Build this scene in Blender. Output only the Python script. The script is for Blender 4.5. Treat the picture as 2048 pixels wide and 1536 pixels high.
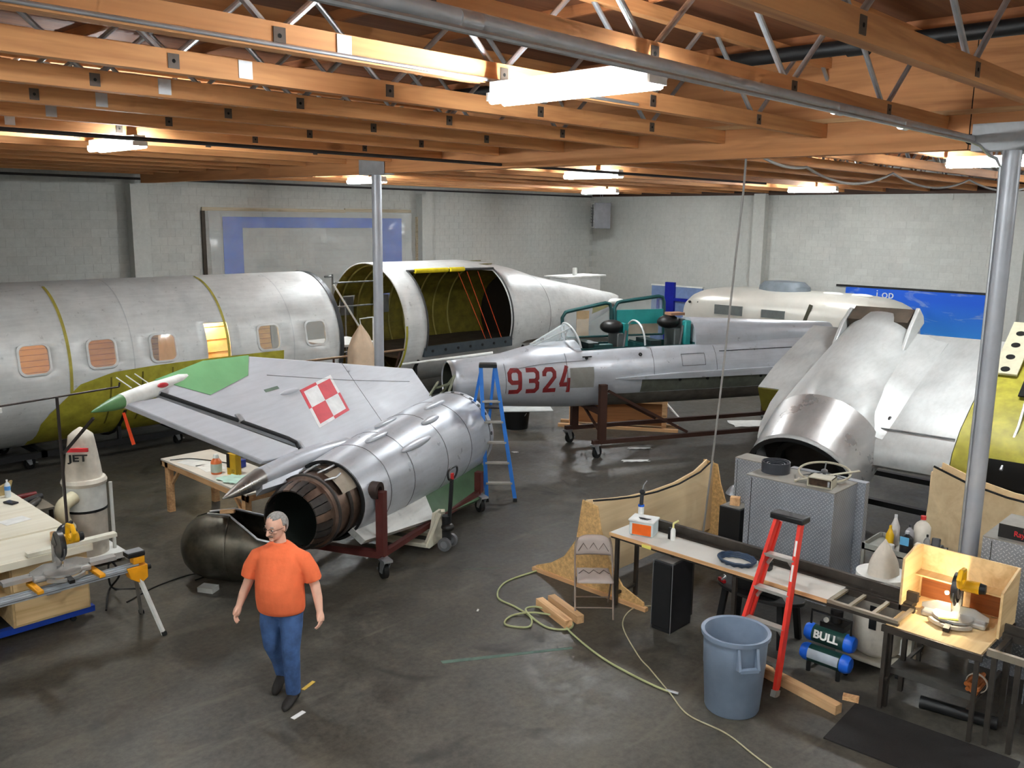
import bpy, bmesh, math, random
from mathutils import Vector, Matrix
from math import sin, cos, pi, radians, atan2, sqrt
random.seed(7)
for _o in list(bpy.data.objects): bpy.data.objects.remove(_o)
SC = bpy.context.scene
COL = SC.collection
# ---------------------------------------------------------------- camera
HC = 4.35
cam = bpy.data.cameras.new('camera'); camo = bpy.data.objects.new('camera', cam); COL.objects.link(camo)
cam.sensor_fit = 'HORIZONTAL'; cam.sensor_width = 36.0; cam.lens = 1795.0/2048.0*36.0
cam.clip_start = 0.05; cam.clip_end = 200
_R = [[0.6932, -0.1227, 0.7102], [-0.7206, -0.1346, 0.6801], [0.0121, -0.9833, -0.1817]]
_ax = [Vector((_R[0][i], _R[1][i], _R[2][i])).normalized() for i in range(3)]
_X = _ax[0]; _Yu = -_ax[1]; _Z = _X.cross(_Yu).normalized(); _Yu = _Z.cross(_X)
camo.matrix_world = Matrix(((_X.x, _Yu.x, _Z.x, 0), (_X.y, _Yu.y, _Z.y, 0), (_X.z, _Yu.z, _Z.z, HC), (0, 0, 0, 1)))
SC.camera = camo
# ---------------------------------------------------------------- world, exposure
w = bpy.data.worlds.new('world'); SC.world = w; w.use_nodes = True
w.node_tree.nodes['Background'].inputs[0].default_value = (0.75, 0.8, 0.9, 1)
w.node_tree.nodes['Background'].inputs[1].default_value = 0.05
vs = SC.view_settings; vs.view_transform = 'Standard'; vs.look = 'None'; vs.exposure = 0.8; vs.gamma = 1.0; vs.use_curve_mapping = False
SC.cycles.use_denoising = True; SC.cycles.use_adaptive_sampling = True; SC.cycles.adaptive_threshold = 0.13; SC.cycles.adaptive_min_samples = 10
SC.cycles.max_bounces = 5; SC.cycles.diffuse_bounces = 3; SC.cycles.glossy_bounces = 2; SC.cycles.transmission_bounces = 4; SC.cycles.transparent_max_bounces = 6
SC.cycles.sample_clamp_indirect = 6.0
TUBE = 185.0      # radiance of the fluorescent lenses
# ---------------------------------------------------------------- materials
MATS = {}
def srgb(r, g=None, b=None):
    if g is None: g = b = r
    f = lambda c: (c/255.0)/12.92 if c <= 10 else (((c/255.0)+0.055)/1.055)**2.4
    return (f(r), f(g), f(b))
class NT:
    def __init__(s, name):
        s.m = bpy.data.materials.new(name); s.m.use_nodes = True; s.t = s.m.node_tree; s.n = s.t.nodes; s.b = s.n['Principled BSDF']
    def new(s, typ, **kw):
        nd = s.n.new(typ)
        for k, v in kw.items():
            if k.startswith('i_'):
                nd.inputs[int(k[2:])].default_value = v
            else: setattr(nd, k, v)
        return nd
    def link(s, a, b): s.t.links.new(a, b)
    def coords(s, scale=(1, 1, 1), rot=(0, 0, 0), kind='Object'):
        tc = s.new('ShaderNodeTexCoord'); mp = s.new('ShaderNodeMapping')
        mp.inputs['Scale'].default_value = scale; mp.inputs['Rotation'].default_value = rot
        s.link(tc.outputs[kind], mp.inputs[0]); return mp.outputs[0]
    def noise(s, vec, scale, detail=4, rough=0.6, dist=0.0):
        nd = s.new('ShaderNodeTexNoise'); nd.inputs['Scale'].default_value = scale; nd.inputs['Detail'].default_value = detail
        nd.inputs['Roughness'].default_value = rough; nd.inputs['Distortion'].default_value = dist
        s.link(vec, nd.inputs['Vector']); return nd.outputs['Fac']
    def ramp(s, fac, stops):
        nd = s.new('ShaderNodeValToRGB'); e = nd.color_ramp.elements
        while len(e) < len(stops): e.new(0.5)
        for el, (p, c) in zip(e, stops): el.position = p; el.color = (*c[:3], 1)
        s.link(fac, nd.inputs[0]); return nd.outputs[0]
    def mix(s, fac, a, b, mode='MIX'):
        nd = s.new('ShaderNodeMixRGB', blend_type=mode)
        for sock, v in ((nd.inputs[0], fac), (nd.inputs[1], a), (nd.inputs[2], b)):
            if isinstance(v, (int, float)): sock.default_value = v
            elif isinstance(v, tuple): sock.default_value = (*v[:3], 1)
            else: s.link(v, sock)
        return nd.outputs[0]
    def math(s, op, a, b=0.0, c=None):
        nd = s.new('ShaderNodeMath', operation=op)
        for i, v in enumerate((a, b, c)):
            if v is None: continue
            if isinstance(v, (int, float)): nd.inputs[i].default_value = v
            else: s.link(v, nd.inputs[i])
        return nd.outputs[0]
    def bump(s, h, strength=0.3, dist=0.01):
        nd = s.new('ShaderNodeBump'); nd.inputs['Strength'].default_value = strength; nd.inputs['Distance'].default_value = dist
        s.link(h, nd.inputs['Height']); s.link(nd.outputs[0], s.b.inputs['Normal'])
    def base(s, c):
        if isinstance(c, tuple): s.b.inputs['Base Color'].default_value = (*c[:3], 1)
        else: s.link(c, s.b.inputs['Base Color'])
    def pr(s, rough=0.5, metal=0.0, spec=0.5):
        s.b.inputs['Roughness'].default_value = rough; s.b.inputs['Metallic'].default_value = metal; s.b.inputs['Specular IOR Level'].default_value = spec
def sc3(c, k): return tuple(min(1.0, x*k) for x in c[:3])
def mat(name, col, rough=0.5, metal=0.0, var=0.12, scale=6.0, bump=0.0, bscale=60.0, spec=0.4):
    """plain paint / plastic / metal with a little uneven colour"""
    if name in MATS: return MATS[name]
    t = NT(name); v = t.coords(); t.pr(rough, metal, spec)
    n = t.noise(v, scale, 3)
    t.base(t.ramp(n, [(0.3, sc3(col, 1-var)), (0.7, sc3(col, 1+var))]))
    if bump: t.bump(t.noise(v, bscale, 3), bump, 0.005)
    MATS[name] = t.m; return t.m
def wood(name, col, dark, axis=0, scale=1.0, rough=0.65, knots=True):
    if name in MATS: return MATS[name]
    t = NT(name); t.pr(rough, 0, 0.3)
    sc = [9.0*scale]*3; sc[axis] = 0.7*scale
    oi = t.new('ShaderNodeObjectInfo'); off = t.new('ShaderNodeVectorMath', operation='SCALE'); off.inputs[0].default_value = (37.0, 23.0, 51.0)
    t.link(oi.outputs['Random'], off.inputs['Scale'])
    def shifted(vec):
        ad = t.new('ShaderNodeVectorMath', operation='ADD'); t.link(vec, ad.inputs[0]); t.link(off.outputs[0], ad.inputs[1]); return ad.outputs[0]
    v = shifted(t.coords(tuple(sc))); n = t.noise(v, 1.0, 3, 0.65, 1.2)
    sc2 = [40.0*scale]*3; sc2[axis] = 1.5*scale
    f = t.noise(shifted(t.coords(tuple(sc2))), 1.0, 2)
    c = t.ramp(n, [(0.28, dark), (0.5, col), (0.75, sc3(col, 1.18))])
    c = t.mix(0.35, c, t.ramp(f, [(0.3, dark), (0.6, col)]))
    if knots:
        vo = t.new('ShaderNodeTexVoronoi', feature='F1'); vo.inputs['Scale'].default_value = 1.0
        kc = [3.2*scale]*3; kc[axis] = 1.3*scale
        t.link(shifted(t.coords(tuple(kc))), vo.inputs['Vector'])
        c = t.mix(t.ramp(vo.outputs['Distance'], [(0.05, (0.7, 0.7, 0.7)), (0.12, (0, 0, 0))]), c, sc3(dark, 0.6))
    hv = t.new('ShaderNodeHueSaturation'); t.link(c, hv.inputs['Color']); t.link(t.math('MULTIPLY_ADD', oi.outputs['Random'], 0.3, 0.85), hv.inputs['Value'])
    t.base(hv.outputs[0]); t.bump(f, 0.12, 0.004)
    MATS[name] = t.m; return t.m
def emit(name, col, s):
    if name in MATS: return MATS[name]
    t = NT(name); t.base(col); t.b.inputs['Emission Color'].default_value = (*col, 1); t.b.inputs['Emission Strength'].default_value = s
    MATS[name] = t.m; return t.m
def glass(name, col=(0.9, 0.95, 0.95), alpha=0.25, rough=0.08):
    if name in MATS: return MATS[name]
    t = NT(name); t.pr(rough, 0, 0.5); t.base(col); t.b.inputs['Alpha'].default_value = alpha
    MATS[name] = t.m; return t.m
# ---------------------------------------------------------------- mesh builder
def frame_of(d):
    d = d.normalized(); up = Vector((0, 0, 1)) if abs(d.z) < 0.95 else Vector((1, 0, 0))
    s = d.cross(up).normalized(); return s, s.cross(d).normalized()
class MB:
    def __init__(s): s.v = []; s.f = []; s.mi = []; s.k = 0; s.X = None
    def xf(s, M): s.X = M; return s
    def add(s, vs, fs):
        o = len(s.v)
        for p in vs:
            p = Vector(p)
            if s.X is not None: p = s.X @ p
            s.v.append(p)
        for f in fs: s.f.append([i+o for i in f]); s.mi.append(s.k)
        return s
    def mat(s, k): s.k = k; return s
    def box(s, x0, y0, z0, x1, y1, z1):
        return s.add([(x0, y0, z0), (x1, y0, z0), (x1, y1, z0), (x0, y1, z0), (x0, y0, z1), (x1, y0, z1), (x1, y1, z1), (x0, y1, z1)],
                     [(3, 2, 1, 0), (4, 5, 6, 7), (0, 1, 5, 4), (1, 2, 6, 5), (2, 3, 7, 6), (3, 0, 4, 7)])
    def cbox(s, c, sz, rz=0.0, ry=0.0, rx=0.0):
        old = s.X; M = Matrix.Translation(c) @ Matrix.Rotation(rz, 4, 'Z') @ Matrix.Rotation(ry, 4, 'Y') @ Matrix.Rotation(rx, 4, 'X')
        s.X = (old @ M) if old is not None else M
        a, b, d = sz[0]/2, sz[1]/2, sz[2]/2; s.box(-a, -b, -d, a, b, d); s.X = old; return s
    def bar(s, p0, p1, w, h=None):
        p0 = Vector(p0); p1 = Vector(p1); h = h or w; a, b = frame_of(p1-p0); a = a*w/2; b = b*h/2
        return s.add([p0-a-b, p0+a-b, p0+a+b, p0-a+b, p1-a-b, p1+a-b, p1+a+b, p1-a+b],
                     [(3, 2, 1, 0), (4, 5, 6, 7), (0, 1, 5, 4), (1, 2, 6, 5), (2, 3, 7, 6), (3, 0, 4, 7)])
    def loft(s, rings, cap0=True, cap1=True, closed=True):
        n = len(rings[0]); vs = [p for r in rings for p in r]; fs = []
        for i in range(len(rings)-1):
            for j in range(n if closed else n-1):
                a = i*n+j; b = i*n+(j+1) % n; fs.append((a, b, b+n, a+n))
        if cap0: fs.append(tuple(range(n-1, -1, -1)))
        if cap1: fs.append(tuple((len(rings)-1)*n+j for j in range(n)))
        return s.add(vs, fs)
    def cyl(s, p0, p1, r0, r1=None, n=14, cap=True):
        p0 = Vector(p0); p1 = Vector(p1); r1 = r0 if r1 is None else r1; a, b = frame_of(p1-p0)
        R = lambda p, r: [p+(a*cos(2*pi*i/n)+b*sin(2*pi*i/n))*r for i in range(n)]
        return s.loft([R(p0, r0), R(p1, r1)], cap, cap)
    def pipe(s, p0, p1, ro, ri, n=20):
        "hollow tube"
        p0 = Vector(p0); p1 = Vector(p1); a, b = frame_of(p1-p0)
        R = lambda p, r: [p+(a*cos(2*pi*i/n)+b*sin(2*pi*i/n))*r for i in range(n)]
        return s.loft([R(p0, ri), R(p0, ro), R(p1, ro), R(p1, ri), R(p0, ri)], False, False)
    def tube(s, pts, r, n=8, closed=False):
        pts = [Vector(p) for p in pts]; m = len(pts); rings = []; up = None
        for i, p in enumerate(pts):
            if closed: d = pts[(i+1) % m]-pts[i-1]
            else: d = pts[min(i+1, m-1)]-pts[max(i-1, 0)]
            d.normalize()
            if up is None: a, b = frame_of(d)
            else:
                a = up-d*up.dot(d); a.normalize(); b = a.cross(d)
            up = a; rr = r[i] if isinstance(r, (list, tuple)) else r
            rings.append([p+(a*cos(2*pi*k/n)+b*sin(2*pi*k/n))*rr for k in range(n)])
        if closed: rings.append(rings[0])
        return s.loft(rings, not closed, not closed)
    def lathe(s, prof, n=24, o=(0, 0, 0), cap0=True, cap1=True, sx=1.0, sy=1.0):
        o = Vector(o)
        return s.loft([[o+Vector((r*cos(2*pi*i/n)*sx, r*sin(2*pi*i/n)*sy, z)) for i in range(n)] for r, z in prof], cap0, cap1)
    def ball(s, c, r, nu=14, nv=10):
        c = Vector(c); r = (r, r, r) if isinstance(r, (int, float)) else r
        return s.loft([[c+Vector((r[0]*sin(pi*k/nv)*cos(2*pi*i/nu), r[1]*sin(pi*k/nv)*sin(2*pi*i/nu), -r[2]*cos(pi*k/nv))) for i in range(nu)]
                       for k in [0.06]+list(range(1, nv))+[nv-0.06]], True, True)
    def prism(s, poly, d0, d1, plane='xy'):
        m = {'xy': lambda a, b, c: (a, b, c), 'xz': lambda a, b, c: (a, c, b), 'yz': lambda a, b, c: (c, a, b)}[plane]
        return s.loft([[m(a, b, d0) for a, b in poly], [m(a, b, d1) for a, b in poly]])
    def build(s, name, mats, parent=None, smooth=35, bev=0.0, loc=None):
        me = bpy.data.meshes.new(name); me.from_pydata([tuple(p) for p in s.v], [], s.f)
        mats = mats if isinstance(mats, (list, tuple)) else [mats]
        for m in mats: me.materials.append(m)
        if len(mats) > 1: me.polygons.foreach_set('material_index', s.mi)
        bm = bmesh.new(); bm.from_mesh(me); bmesh.ops.recalc_face_normals(bm, faces=bm.faces); bm.to_mesh(me); bm.free()
        if smooth:
            me.polygons.foreach_set('use_smooth', [True]*len(me.polygons)); me.set_sharp_from_angle(angle=radians(smooth))
        o = bpy.data.objects.new(name, me); COL.objects.link(o)
        if parent is not None: o.parent = parent
        if loc is not None: o.location = loc
        if bev:
            b = o.modifiers.new('bevel', 'BEVEL'); b.width = bev; b.segments = 2; b.limit_method = 'ANGLE'; b.angle_limit = radians(40)
        return o
def tag(o, label=None, cat=None, group=None, kind=None):
    if label: o['label'] = label
    if cat: o['category'] = cat
    if group: o['group'] = group
    if kind: o['kind'] = kind
    return o
def thing(name, label, cat, loc=(0, 0, 0), rz=0.0, group=None):
    o = bpy.data.objects.new(name, None); COL.objects.link(o); o.location = loc; o.rotation_euler = (0, 0, rz); o.empty_display_size = 0.2
    return tag(o, label, cat, group)
def inst(src, parent, loc, rot=(0, 0, 0), scale=(1, 1, 1), name=None):
    o = src.copy(); COL.objects.link(o); o.parent = parent; o.location = loc; o.rotation_euler = rot; o.scale = scale
    for k in ('label', 'category', 'group'):
        if k in o: del o[k]
    return o
def bez(pts, n=10):
    "Catmull-Rom through pts"
    P = [Vector(p) for p in pts]; P = [P[0]*2-P[1]]+P+[P[-1]*2-P[-2]]; out = []
    for i in range(1, len(P)-2):
        for k in range(n):
            t = k/n; a, b, c, d = P[i-1], P[i], P[i+1], P[i+2]
            out.append(0.5*((2*b)+(c-a)*t+(2*a-5*b+4*c-d)*t*t+(3*b-a-3*c+d)*t**3))
    out.append(P[-2]); return out
FONT = None
def text(name, body, size, m, parent, M, extrude=0.002, align='CENTER', bold=0.0, sx=1.0):
    cu = bpy.data.curves.new(name, 'FONT'); cu.body = body; cu.size = size; cu.extrude = extrude; cu.align_x = align; cu.align_y = 'CENTER'; cu.offset = bold
    tmp = bpy.data.objects.new('tmp', cu); COL.objects.link(tmp)
    dg = bpy.context.evaluated_depsgraph_get(); me = bpy.data.meshes.new_from_object(tmp.evaluated_get(dg)); bpy.data.objects.remove(tmp)
    me.materials.clear(); me.materials.append(m); me.name = name
    o = bpy.data.objects.new(name, me); COL.objects.link(o)
    if parent is not None: o.parent = parent
    o.matrix_local = M @ Matrix.Diagonal((sx, 1, 1, 1)); return o
def basis(o, ex, ey):
    ex = Vector(ex).normalized(); ey = Vector(ey); ey = (ey-ex*ey.dot(ex)).normalized(); ez = ex.cross(ey); o = Vector(o)
    return Matrix(((ex.x, ey.x, ez.x, o.x), (ex.y, ey.y, ez.y, o.y), (ex.z, ey.z, ez.z, o.z), (0, 0, 0, 1)))
# shared materials
ALU = None
def alu(name, col, rough=0.42, metal=0.75, grain=0.12, stain=(0.3, 0.3, 0.3)):
    if name in MATS: return MATS[name]
    t = NT(name); t.pr(rough, metal, 0.5); v = t.coords((1, 1, 1)); n = t.noise(v, 2.2, 4, 0.65); f = t.noise(t.coords((2, 18, 18)), 1.0, 4)
    c = t.ramp(n, [(0.3, sc3(col, 1-grain)), (0.62, sc3(col, 1+grain*0.6))])
    c = t.mix(0.25, c, t.ramp(f, [(0.35, sc3(col, 0.75)), (0.6, sc3(col, 1.1))]))
    sp = t.noise(v, 7.0, 3, 0.75); c = t.mix(t.ramp(sp, [(0.62, (0, 0, 0)), (0.75, (0.55, 0.55, 0.55))]), c, stain)
    t.base(c); t.link(t.ramp(n, [(0.3, (rough-.1,)*3), (0.7, (rough+.12,)*3)]), t.b.inputs['Roughness'])
    MATS[name] = t.m; return t.m
M_ALU = alu('aircraft_aluminium', (0.55, 0.56, 0.56), 0.42, 0.35)
M_SILVER = alu('silver_paint', (0.50, 0.52, 0.56), 0.36, 0.3)
M_CHROM = mat('zinc_chromate', srgb(164, 156, 52), 0.55, 0, 0.25, 5)
M_CHROMD = mat('olive_primer', srgb(95, 88, 25), 0.6, 0, 0.3, 4)
M_BLACK = mat('black_paint', srgb(22, 22, 23), 0.5)
M_RUBBER = mat('black_rubber', srgb(18, 18, 18), 0.8)
M_STEEL = mat('grey_steel', srgb(120, 120, 122), 0.4, 0.7)
M_ZINC = mat('galvanised_steel', srgb(185, 188, 192), 0.38, 0.75, 0.1, 12)
M_WHITE = mat('white_paint', srgb(225, 225, 220), 0.5)
M_RUST = mat('oxide_red_steel', srgb(82, 34, 30), 0.55)
M_RUSTB = mat('rusty_brown_steel', srgb(62, 36, 26), 0.6)
M_PLY = wood('plywood', srgb(218, 188, 140), srgb(190, 154, 106), 0, 0.5, knots=False)
M_PINE = wood('pine_lumber', srgb(222, 180, 132), srgb(170, 118, 75), 0, 1.0)
M_PINEY = wood('pine_lumber_y', srgb(215, 170, 122), srgb(165, 112, 72), 1, 1.0)
M_CANVAS = mat('canvas_cloth', srgb(205, 196, 182), 0.9, 0, 0.1, 9, 0.3, 220)
M_YEL = mat('tool_yellow', srgb(238, 178, 20), 0.45)
# ================================================================ ROOM
XW, YW = 26.5, 21.3          # far right wall plane x, far left wall plane y
X0, Y0 = -3.5, -5.0          # the walls behind the viewer
ZJ, ZD = 5.225, 6.12         # underside of joists, underside of deck
def floor_mat():
    t = NT('stained_concrete'); t.pr(0.5, 0, 0.4); v = t.coords()
    n = t.noise(v, 0.55, 4, 0.62, 0.6); m = t.noise(v, 2.6, 5, 0.7); s = t.noise(t.coords((0.5, 2.2, 1), (0, 0, 0.5)), 1.0, 3, 0.7, 1.0)
    c = t.ramp(n, [(0.3, srgb(44, 42, 39)), (0.5, srgb(68, 64, 57)), (0.68, srgb(98, 92, 80))])
    c = t.mix(0.55, c, t.ramp(m, [(0.32, srgb(36, 35, 33)), (0.5, srgb(66, 63, 57)), (0.68, srgb(108, 101, 88))]))
    sp_ = t.noise(v, 16.0, 3, 0.7); c = t.mix(0.4, c, t.ramp(sp_, [(0.3, srgb(40, 38, 36)), (0.7, srgb(100, 94, 84))]))
    c = t.mix(t.ramp(s, [(0.58, (0, 0, 0)), (0.74, (0.45, 0.45, 0.45))]), c, srgb(112, 106, 94))
    d = t.noise(v, 1.1, 3, 0.6, 0.8); c = t.mix(t.ramp(d, [(0.6, (0, 0, 0)), (0.72, (0.7, 0.7, 0.7))]), c, srgb(30, 28, 27))
    t.base(c); t.link(t.ramp(m, [(0.3, (.34,)*3), (0.7, (.62,)*3)]), t.b.inputs['Roughness']); t.bump(t.noise(v, 40, 1), 0.08, 0.004)
    return t.m
M_FLOOR = floor_mat()
fl = tag(MB().box(X0-.3, Y0-.3, -0.2, XW+.3, YW+.3, 0).build('floor', M_FLOOR, smooth=0), kind='structure')
def block_mat(name, col, var):
    t = NT(name); t.pr(0.85, 0, 0.2); v = t.coords(kind='Generated'); oi = t.new('ShaderNodeObjectInfo')
    tc = t.new('ShaderNodeNewGeometry'); n = t.noise(tc.outputs['Position'], 0.45, 3, 0.6); f = t.noise(tc.outputs['Position'], 9.0, 3, 0.7)
    c = t.ramp(n, [(0.3, sc3(col, 1-var)), (0.7, sc3(col, 1+var))]); c = t.mix(0.25, c, t.ramp(f, [(0.3, sc3(col, 0.7)), (0.7, sc3(col, 1.2))]))
    hv = t.new('ShaderNodeHueSaturation'); t.link(c, hv.inputs['Color']); t.link(t.math('MULTIPLY_ADD', oi.outputs['Random'], 0.09, 0.955), hv.inputs['Value'])
    t.base(hv.outputs[0]); t.bump(f, 0.25, 0.006); return t.m
M_BLOCK = block_mat('painted_block', srgb(190, 190, 184), 0.1)
M_JOINT = block_mat('block_joint', srgb(178, 178, 172), 0.1)
def block_wall(name, axis, plane, a0, a1, sgn, skip=None):
    """concrete block wall: a joint plane plus blocks standing 5 mm proud; axis = direction the wall runs"""
    th = 0.25; m = MB(); e = plane+th*sgn
    if axis == 'x': m.box(a0, min(plane, e), 0, a1, max(plane, e), ZD)
    else: m.box(min(plane, e), a0, 0, max(plane, e), a1, ZD)
    wall = tag(m.build(name, M_JOINT, smooth=0), kind='structure')
    bw, bh, j, pr = 0.4, 0.2, 0.007, 0.0035
    proto = None; rest = MB(); spots = []
    for r in range(0, 30):
        z = r*bh
        if z+bh > ZD: break
        k0 = a1-(0.2 if r % 2 else 0.0); n = 0
        while k0-bw*(n+1) > a0-0.01:
            spots.append((k0-bw*(n+1), z)); n += 1
    def dist(s):
        c = (s[0]+.2, plane, s[1]+.1) if axis == 'x' else (plane, s[0]+.2, s[1]+.1)
        return (Vector(c)-Vector((0, 0, HC))).length + (100 if s[1] < 2.4 or s[1] > 5.2 or (skip and skip(s[0])) else 0)
    spots.sort(key=dist)
    for i, (a, z) in enumerate(spots):
        if i < 300:
            if proto is None:
                q = MB()
                if axis == 'x': q.box(j/2, -pr, j/2, bw-j/2, 0.05, bh-j/2)
                else: q.box(-pr, j/2, j/2, 0.05, bw-j/2, bh-j/2)
                proto = q.build('block', M_BLOCK, wall, smooth=0); o = proto
            else: o = proto.copy(); COL.objects.link(o)
            o.location = (a, plane, z) if axis == 'x' else (plane, a, z)
        else:
            if axis == 'x': rest.box(a+j/2, plane-pr, z+j/2, a+bw-j/2, plane+.05, z+bh-j/2)
            else: rest.box(plane-pr, a+j/2, z+j/2, plane+.05, a+bw-j/2, z+bh-j/2)
    tag(rest.build('block_courses', M_BLOCK, wall, smooth=0), kind='stuff')
    return wall
wl = block_wall('wall_left', 'x', YW, X0, XW, 1, lambda a: a < 6.4)
wr = block_wall('wall_right', 'y', XW, Y0, YW, 1, lambda a: a < 6.5)
tag(MB().box(X0-.25, Y0, 0, X0, YW, ZD).build('wall_near_left', M_BLOCK, smooth=0), kind='structure')
tag(MB().box(X0, Y0-.25, 0, XW, Y0, ZD).build('wall_near_right', M_BLOCK, smooth=0), kind='structure')
k = 0
for x in (9.34, 18.15):
    k += 1; tag(MB().box(x-.2, YW-.28, 0, x+.2, YW-.004, 5.03).build('trim_%d' % k, M_BLOCK, smooth=0), kind='structure')
for y in (14.4, 6.95):
    k += 1; tag(MB().box(XW-.28, y-.2, 0, XW-.004, y+.2, 5.2).build('trim_%d' % k, M_BLOCK, smooth=0), kind='structure')
M_LEDGER = wood('dark_ledger', srgb(70, 48, 36), srgb(45, 30, 22), 1, 0.6)
k += 1; tag(MB().box(XW-.1, Y0, 5.16, XW-.01, YW, 5.42).build('trim_%d' % k, M_LEDGER, smooth=0), kind='structure')
# ---------------------------------------------------------------- roof
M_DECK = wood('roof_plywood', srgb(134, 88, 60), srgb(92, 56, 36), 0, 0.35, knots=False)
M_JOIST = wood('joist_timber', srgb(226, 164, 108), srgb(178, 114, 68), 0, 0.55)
M_GLU = wood('glulam_timber', srgb(216, 152, 100), srgb(176, 114, 70), 1, 0.5)
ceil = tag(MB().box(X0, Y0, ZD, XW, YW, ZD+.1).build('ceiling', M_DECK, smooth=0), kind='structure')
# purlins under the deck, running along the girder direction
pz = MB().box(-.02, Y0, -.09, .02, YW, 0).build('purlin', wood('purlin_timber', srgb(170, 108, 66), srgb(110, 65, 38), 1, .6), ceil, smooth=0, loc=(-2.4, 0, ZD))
for i in range(1, 24):
    if i != 8: inst(pz, ceil, (-2.4+1.22*i, 0, ZD))
M_PIN = mat('dark_pin_plate', srgb(92, 82, 74), 0.5, 0.4)
M_HOLE = mat('black_hole', srgb(12, 11, 10), 0.9)
M_TAG = mat('steel_tag_plate', srgb(200, 202, 205), 0.45, 0.4)
ZC = ZJ+.14
tube_src = {}
def web_tube(key, dx, parent, x, y):
    if key not in tube_src:
        m = MB().cyl((0, 0, 0), (dx, 0, .70), .021, n=10); o = m.build('web_tube', M_ZINC, parent); tube_src[key] = o; o.location = (x, y, ZC-.04)
    else: inst(tube_src[key], parent, (x, y, ZC-.04))
jw = MB().box(-3.45, -.045, 0, 9.39, .045, .14).build('roof_joist', M_JOIST, ceil, smooth=0)
je = MB().box(9.58, -.045, 0, XW-.1, .045, .14).build('roof_joist', M_JOIST, ceil, smooth=0)
tw = MB().box(-3.45, -.045, 0, 9.39, .045, .1).build('top_chord', M_JOIST, jw, smooth=0)
te = MB().box(9.58, -.045, 0, XW-.1, .045, .1).build('top_chord', M_JOIST, je, smooth=0)
pin = MB().box(-.037, -.006, -.045, .037, 0, .045).mat(1).cyl((0, -.0075, .0), (0, -.005, .0), .012, n=10).build('pin_plate', [M_PIN, M_HOLE], jw)
tagp = MB().box(-.05, -.006, -.055, .05, 0, .06).build('tag_plate', M_TAG, jw, smooth=0)
first = True
JY = [0.80+1.222*i for i in range(17)]
for i, y in enumerate(JY):
    for bay in (0, 1):
        if i == 0: J = jw if bay == 0 else je
        else: J = inst(jw if bay == 0 else je, ceil, (0, 0, 0))
        J.location = (0, y, ZJ)
        T = (tw if bay == 0 else te) if i == 0 else inst(tw if bay == 0 else te, J, (0, 0, 0))
        T.location = (0, 0, ZD-.09-.10-ZJ)
        xs = [2.78+1.72*k + (.0 if bay == 0 else .35) for k in (range(-3, 4) if bay == 0 else range(4, 14))]
        single = (bay == 0 and i <= 9); rest = MB()
        for x in xs:
            for key, dx, off in (('l', -.80, -.03), ('r', .80, .03)):
                if single and x > 0.5: web_tube(key, dx, J, x+off, 0); 
                else: rest.cyl((x+off, 0, .10), (x+off+dx, 0, .80), .021, n=8)
            if single and x > 1.0:
                if first: pin.location = (x, -.045, .07); first = False; pin.parent = J
                else: inst(pin, J, (x, -.045, .07))
        for o in J.children:
            if o.name.startswith('web_tube'): o.location.z = .10
        if rest.v: tag(rest.build('web_tubes', M_ZINC, J), kind='stuff')
        if bay == 0 and i in (3, 4, 5, 6, 7, 8):
            if i == 3: tagp.parent = J; tagp.location = (3.2, -.045, .075)
            else: inst(tagp, J, (3.2+.02*i, -.045, .075))
# splice plates on the joist nearest the big lamp
# girder
g = tag(MB().box(9.40, Y0, 5.05, 9.57, YW-.28, ZD).build('trim_%d' % (k+1), M_GLU, smooth=0), kind='structure'); k += 1
st = MB().box(9.365, Y0, 5.375, 9.398, YW-.3, 5.42).build('ledger_strip', M_PINEY, g, smooth=0)
for y in (3.0, 12.6): MB().box(9.396, y-.004, 5.05, 9.3995, y+.004, ZD).build('splice_joint', M_HOLE, g, smooth=0)
hole = MB().cyl((9.385, 2.98, 5.14), (9.402, 2.98, 5.14), .05, n=20).build('pipe_hole', M_HOLE, g)
# ---------------------------------------------------------------- columns
M_COL = mat('grey_column_paint', srgb(172, 174, 180), 0.4, 0.25, 0.08, 4)
def column(x, y, lab):
    t = thing('steel_column', lab, 'column', (x, y, 0)); 
    MB().cyl((0, 0, 0.02), (0, 0, 5.03), .084, n=28).build('pipe', M_COL, t)
    MB().box(-.12, -.12, 0, .12, .12, .02).build('base_plate', M_COL, t)
    b = MB(); b.box(-.1, -.34, 5.03, .1, .34, 5.05); b.box(-.105, -.34, 5.03, -.098, .34, 5.28); b.box(.095, -.34, 5.03, .105, .34, 5.28)
    b.build('cap_bracket', mat('cap_paint', srgb(168, 170, 172), 0.5, 0.2), t)
    return t
c1 = column(9.485, 2.63, 'grey steel pipe column on the right with a conduit running down it')
c2 = column(9.485, 12.27, 'slimmer-looking grey steel pipe column in front of the open fuselage end')
# conduit that leaves the ceiling pipe and drops down the near column
pts = [(-3.2, 2.585, 5.055), (8.55, 2.72, 5.055), (8.85, 2.73, 5.04), (9.2, 2.74, 4.97), (9.33, 2.72, 4.95), (9.40, 2.70, 4.88), (9.408, 2.695, 4.6), (9.408, 2.695, 0.0)]
MB().tube([Vector(p)-Vector((9.485, 2.63, 0)) for p in pts], .014, 8).build('conduit', M_ZINC, c1)
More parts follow.
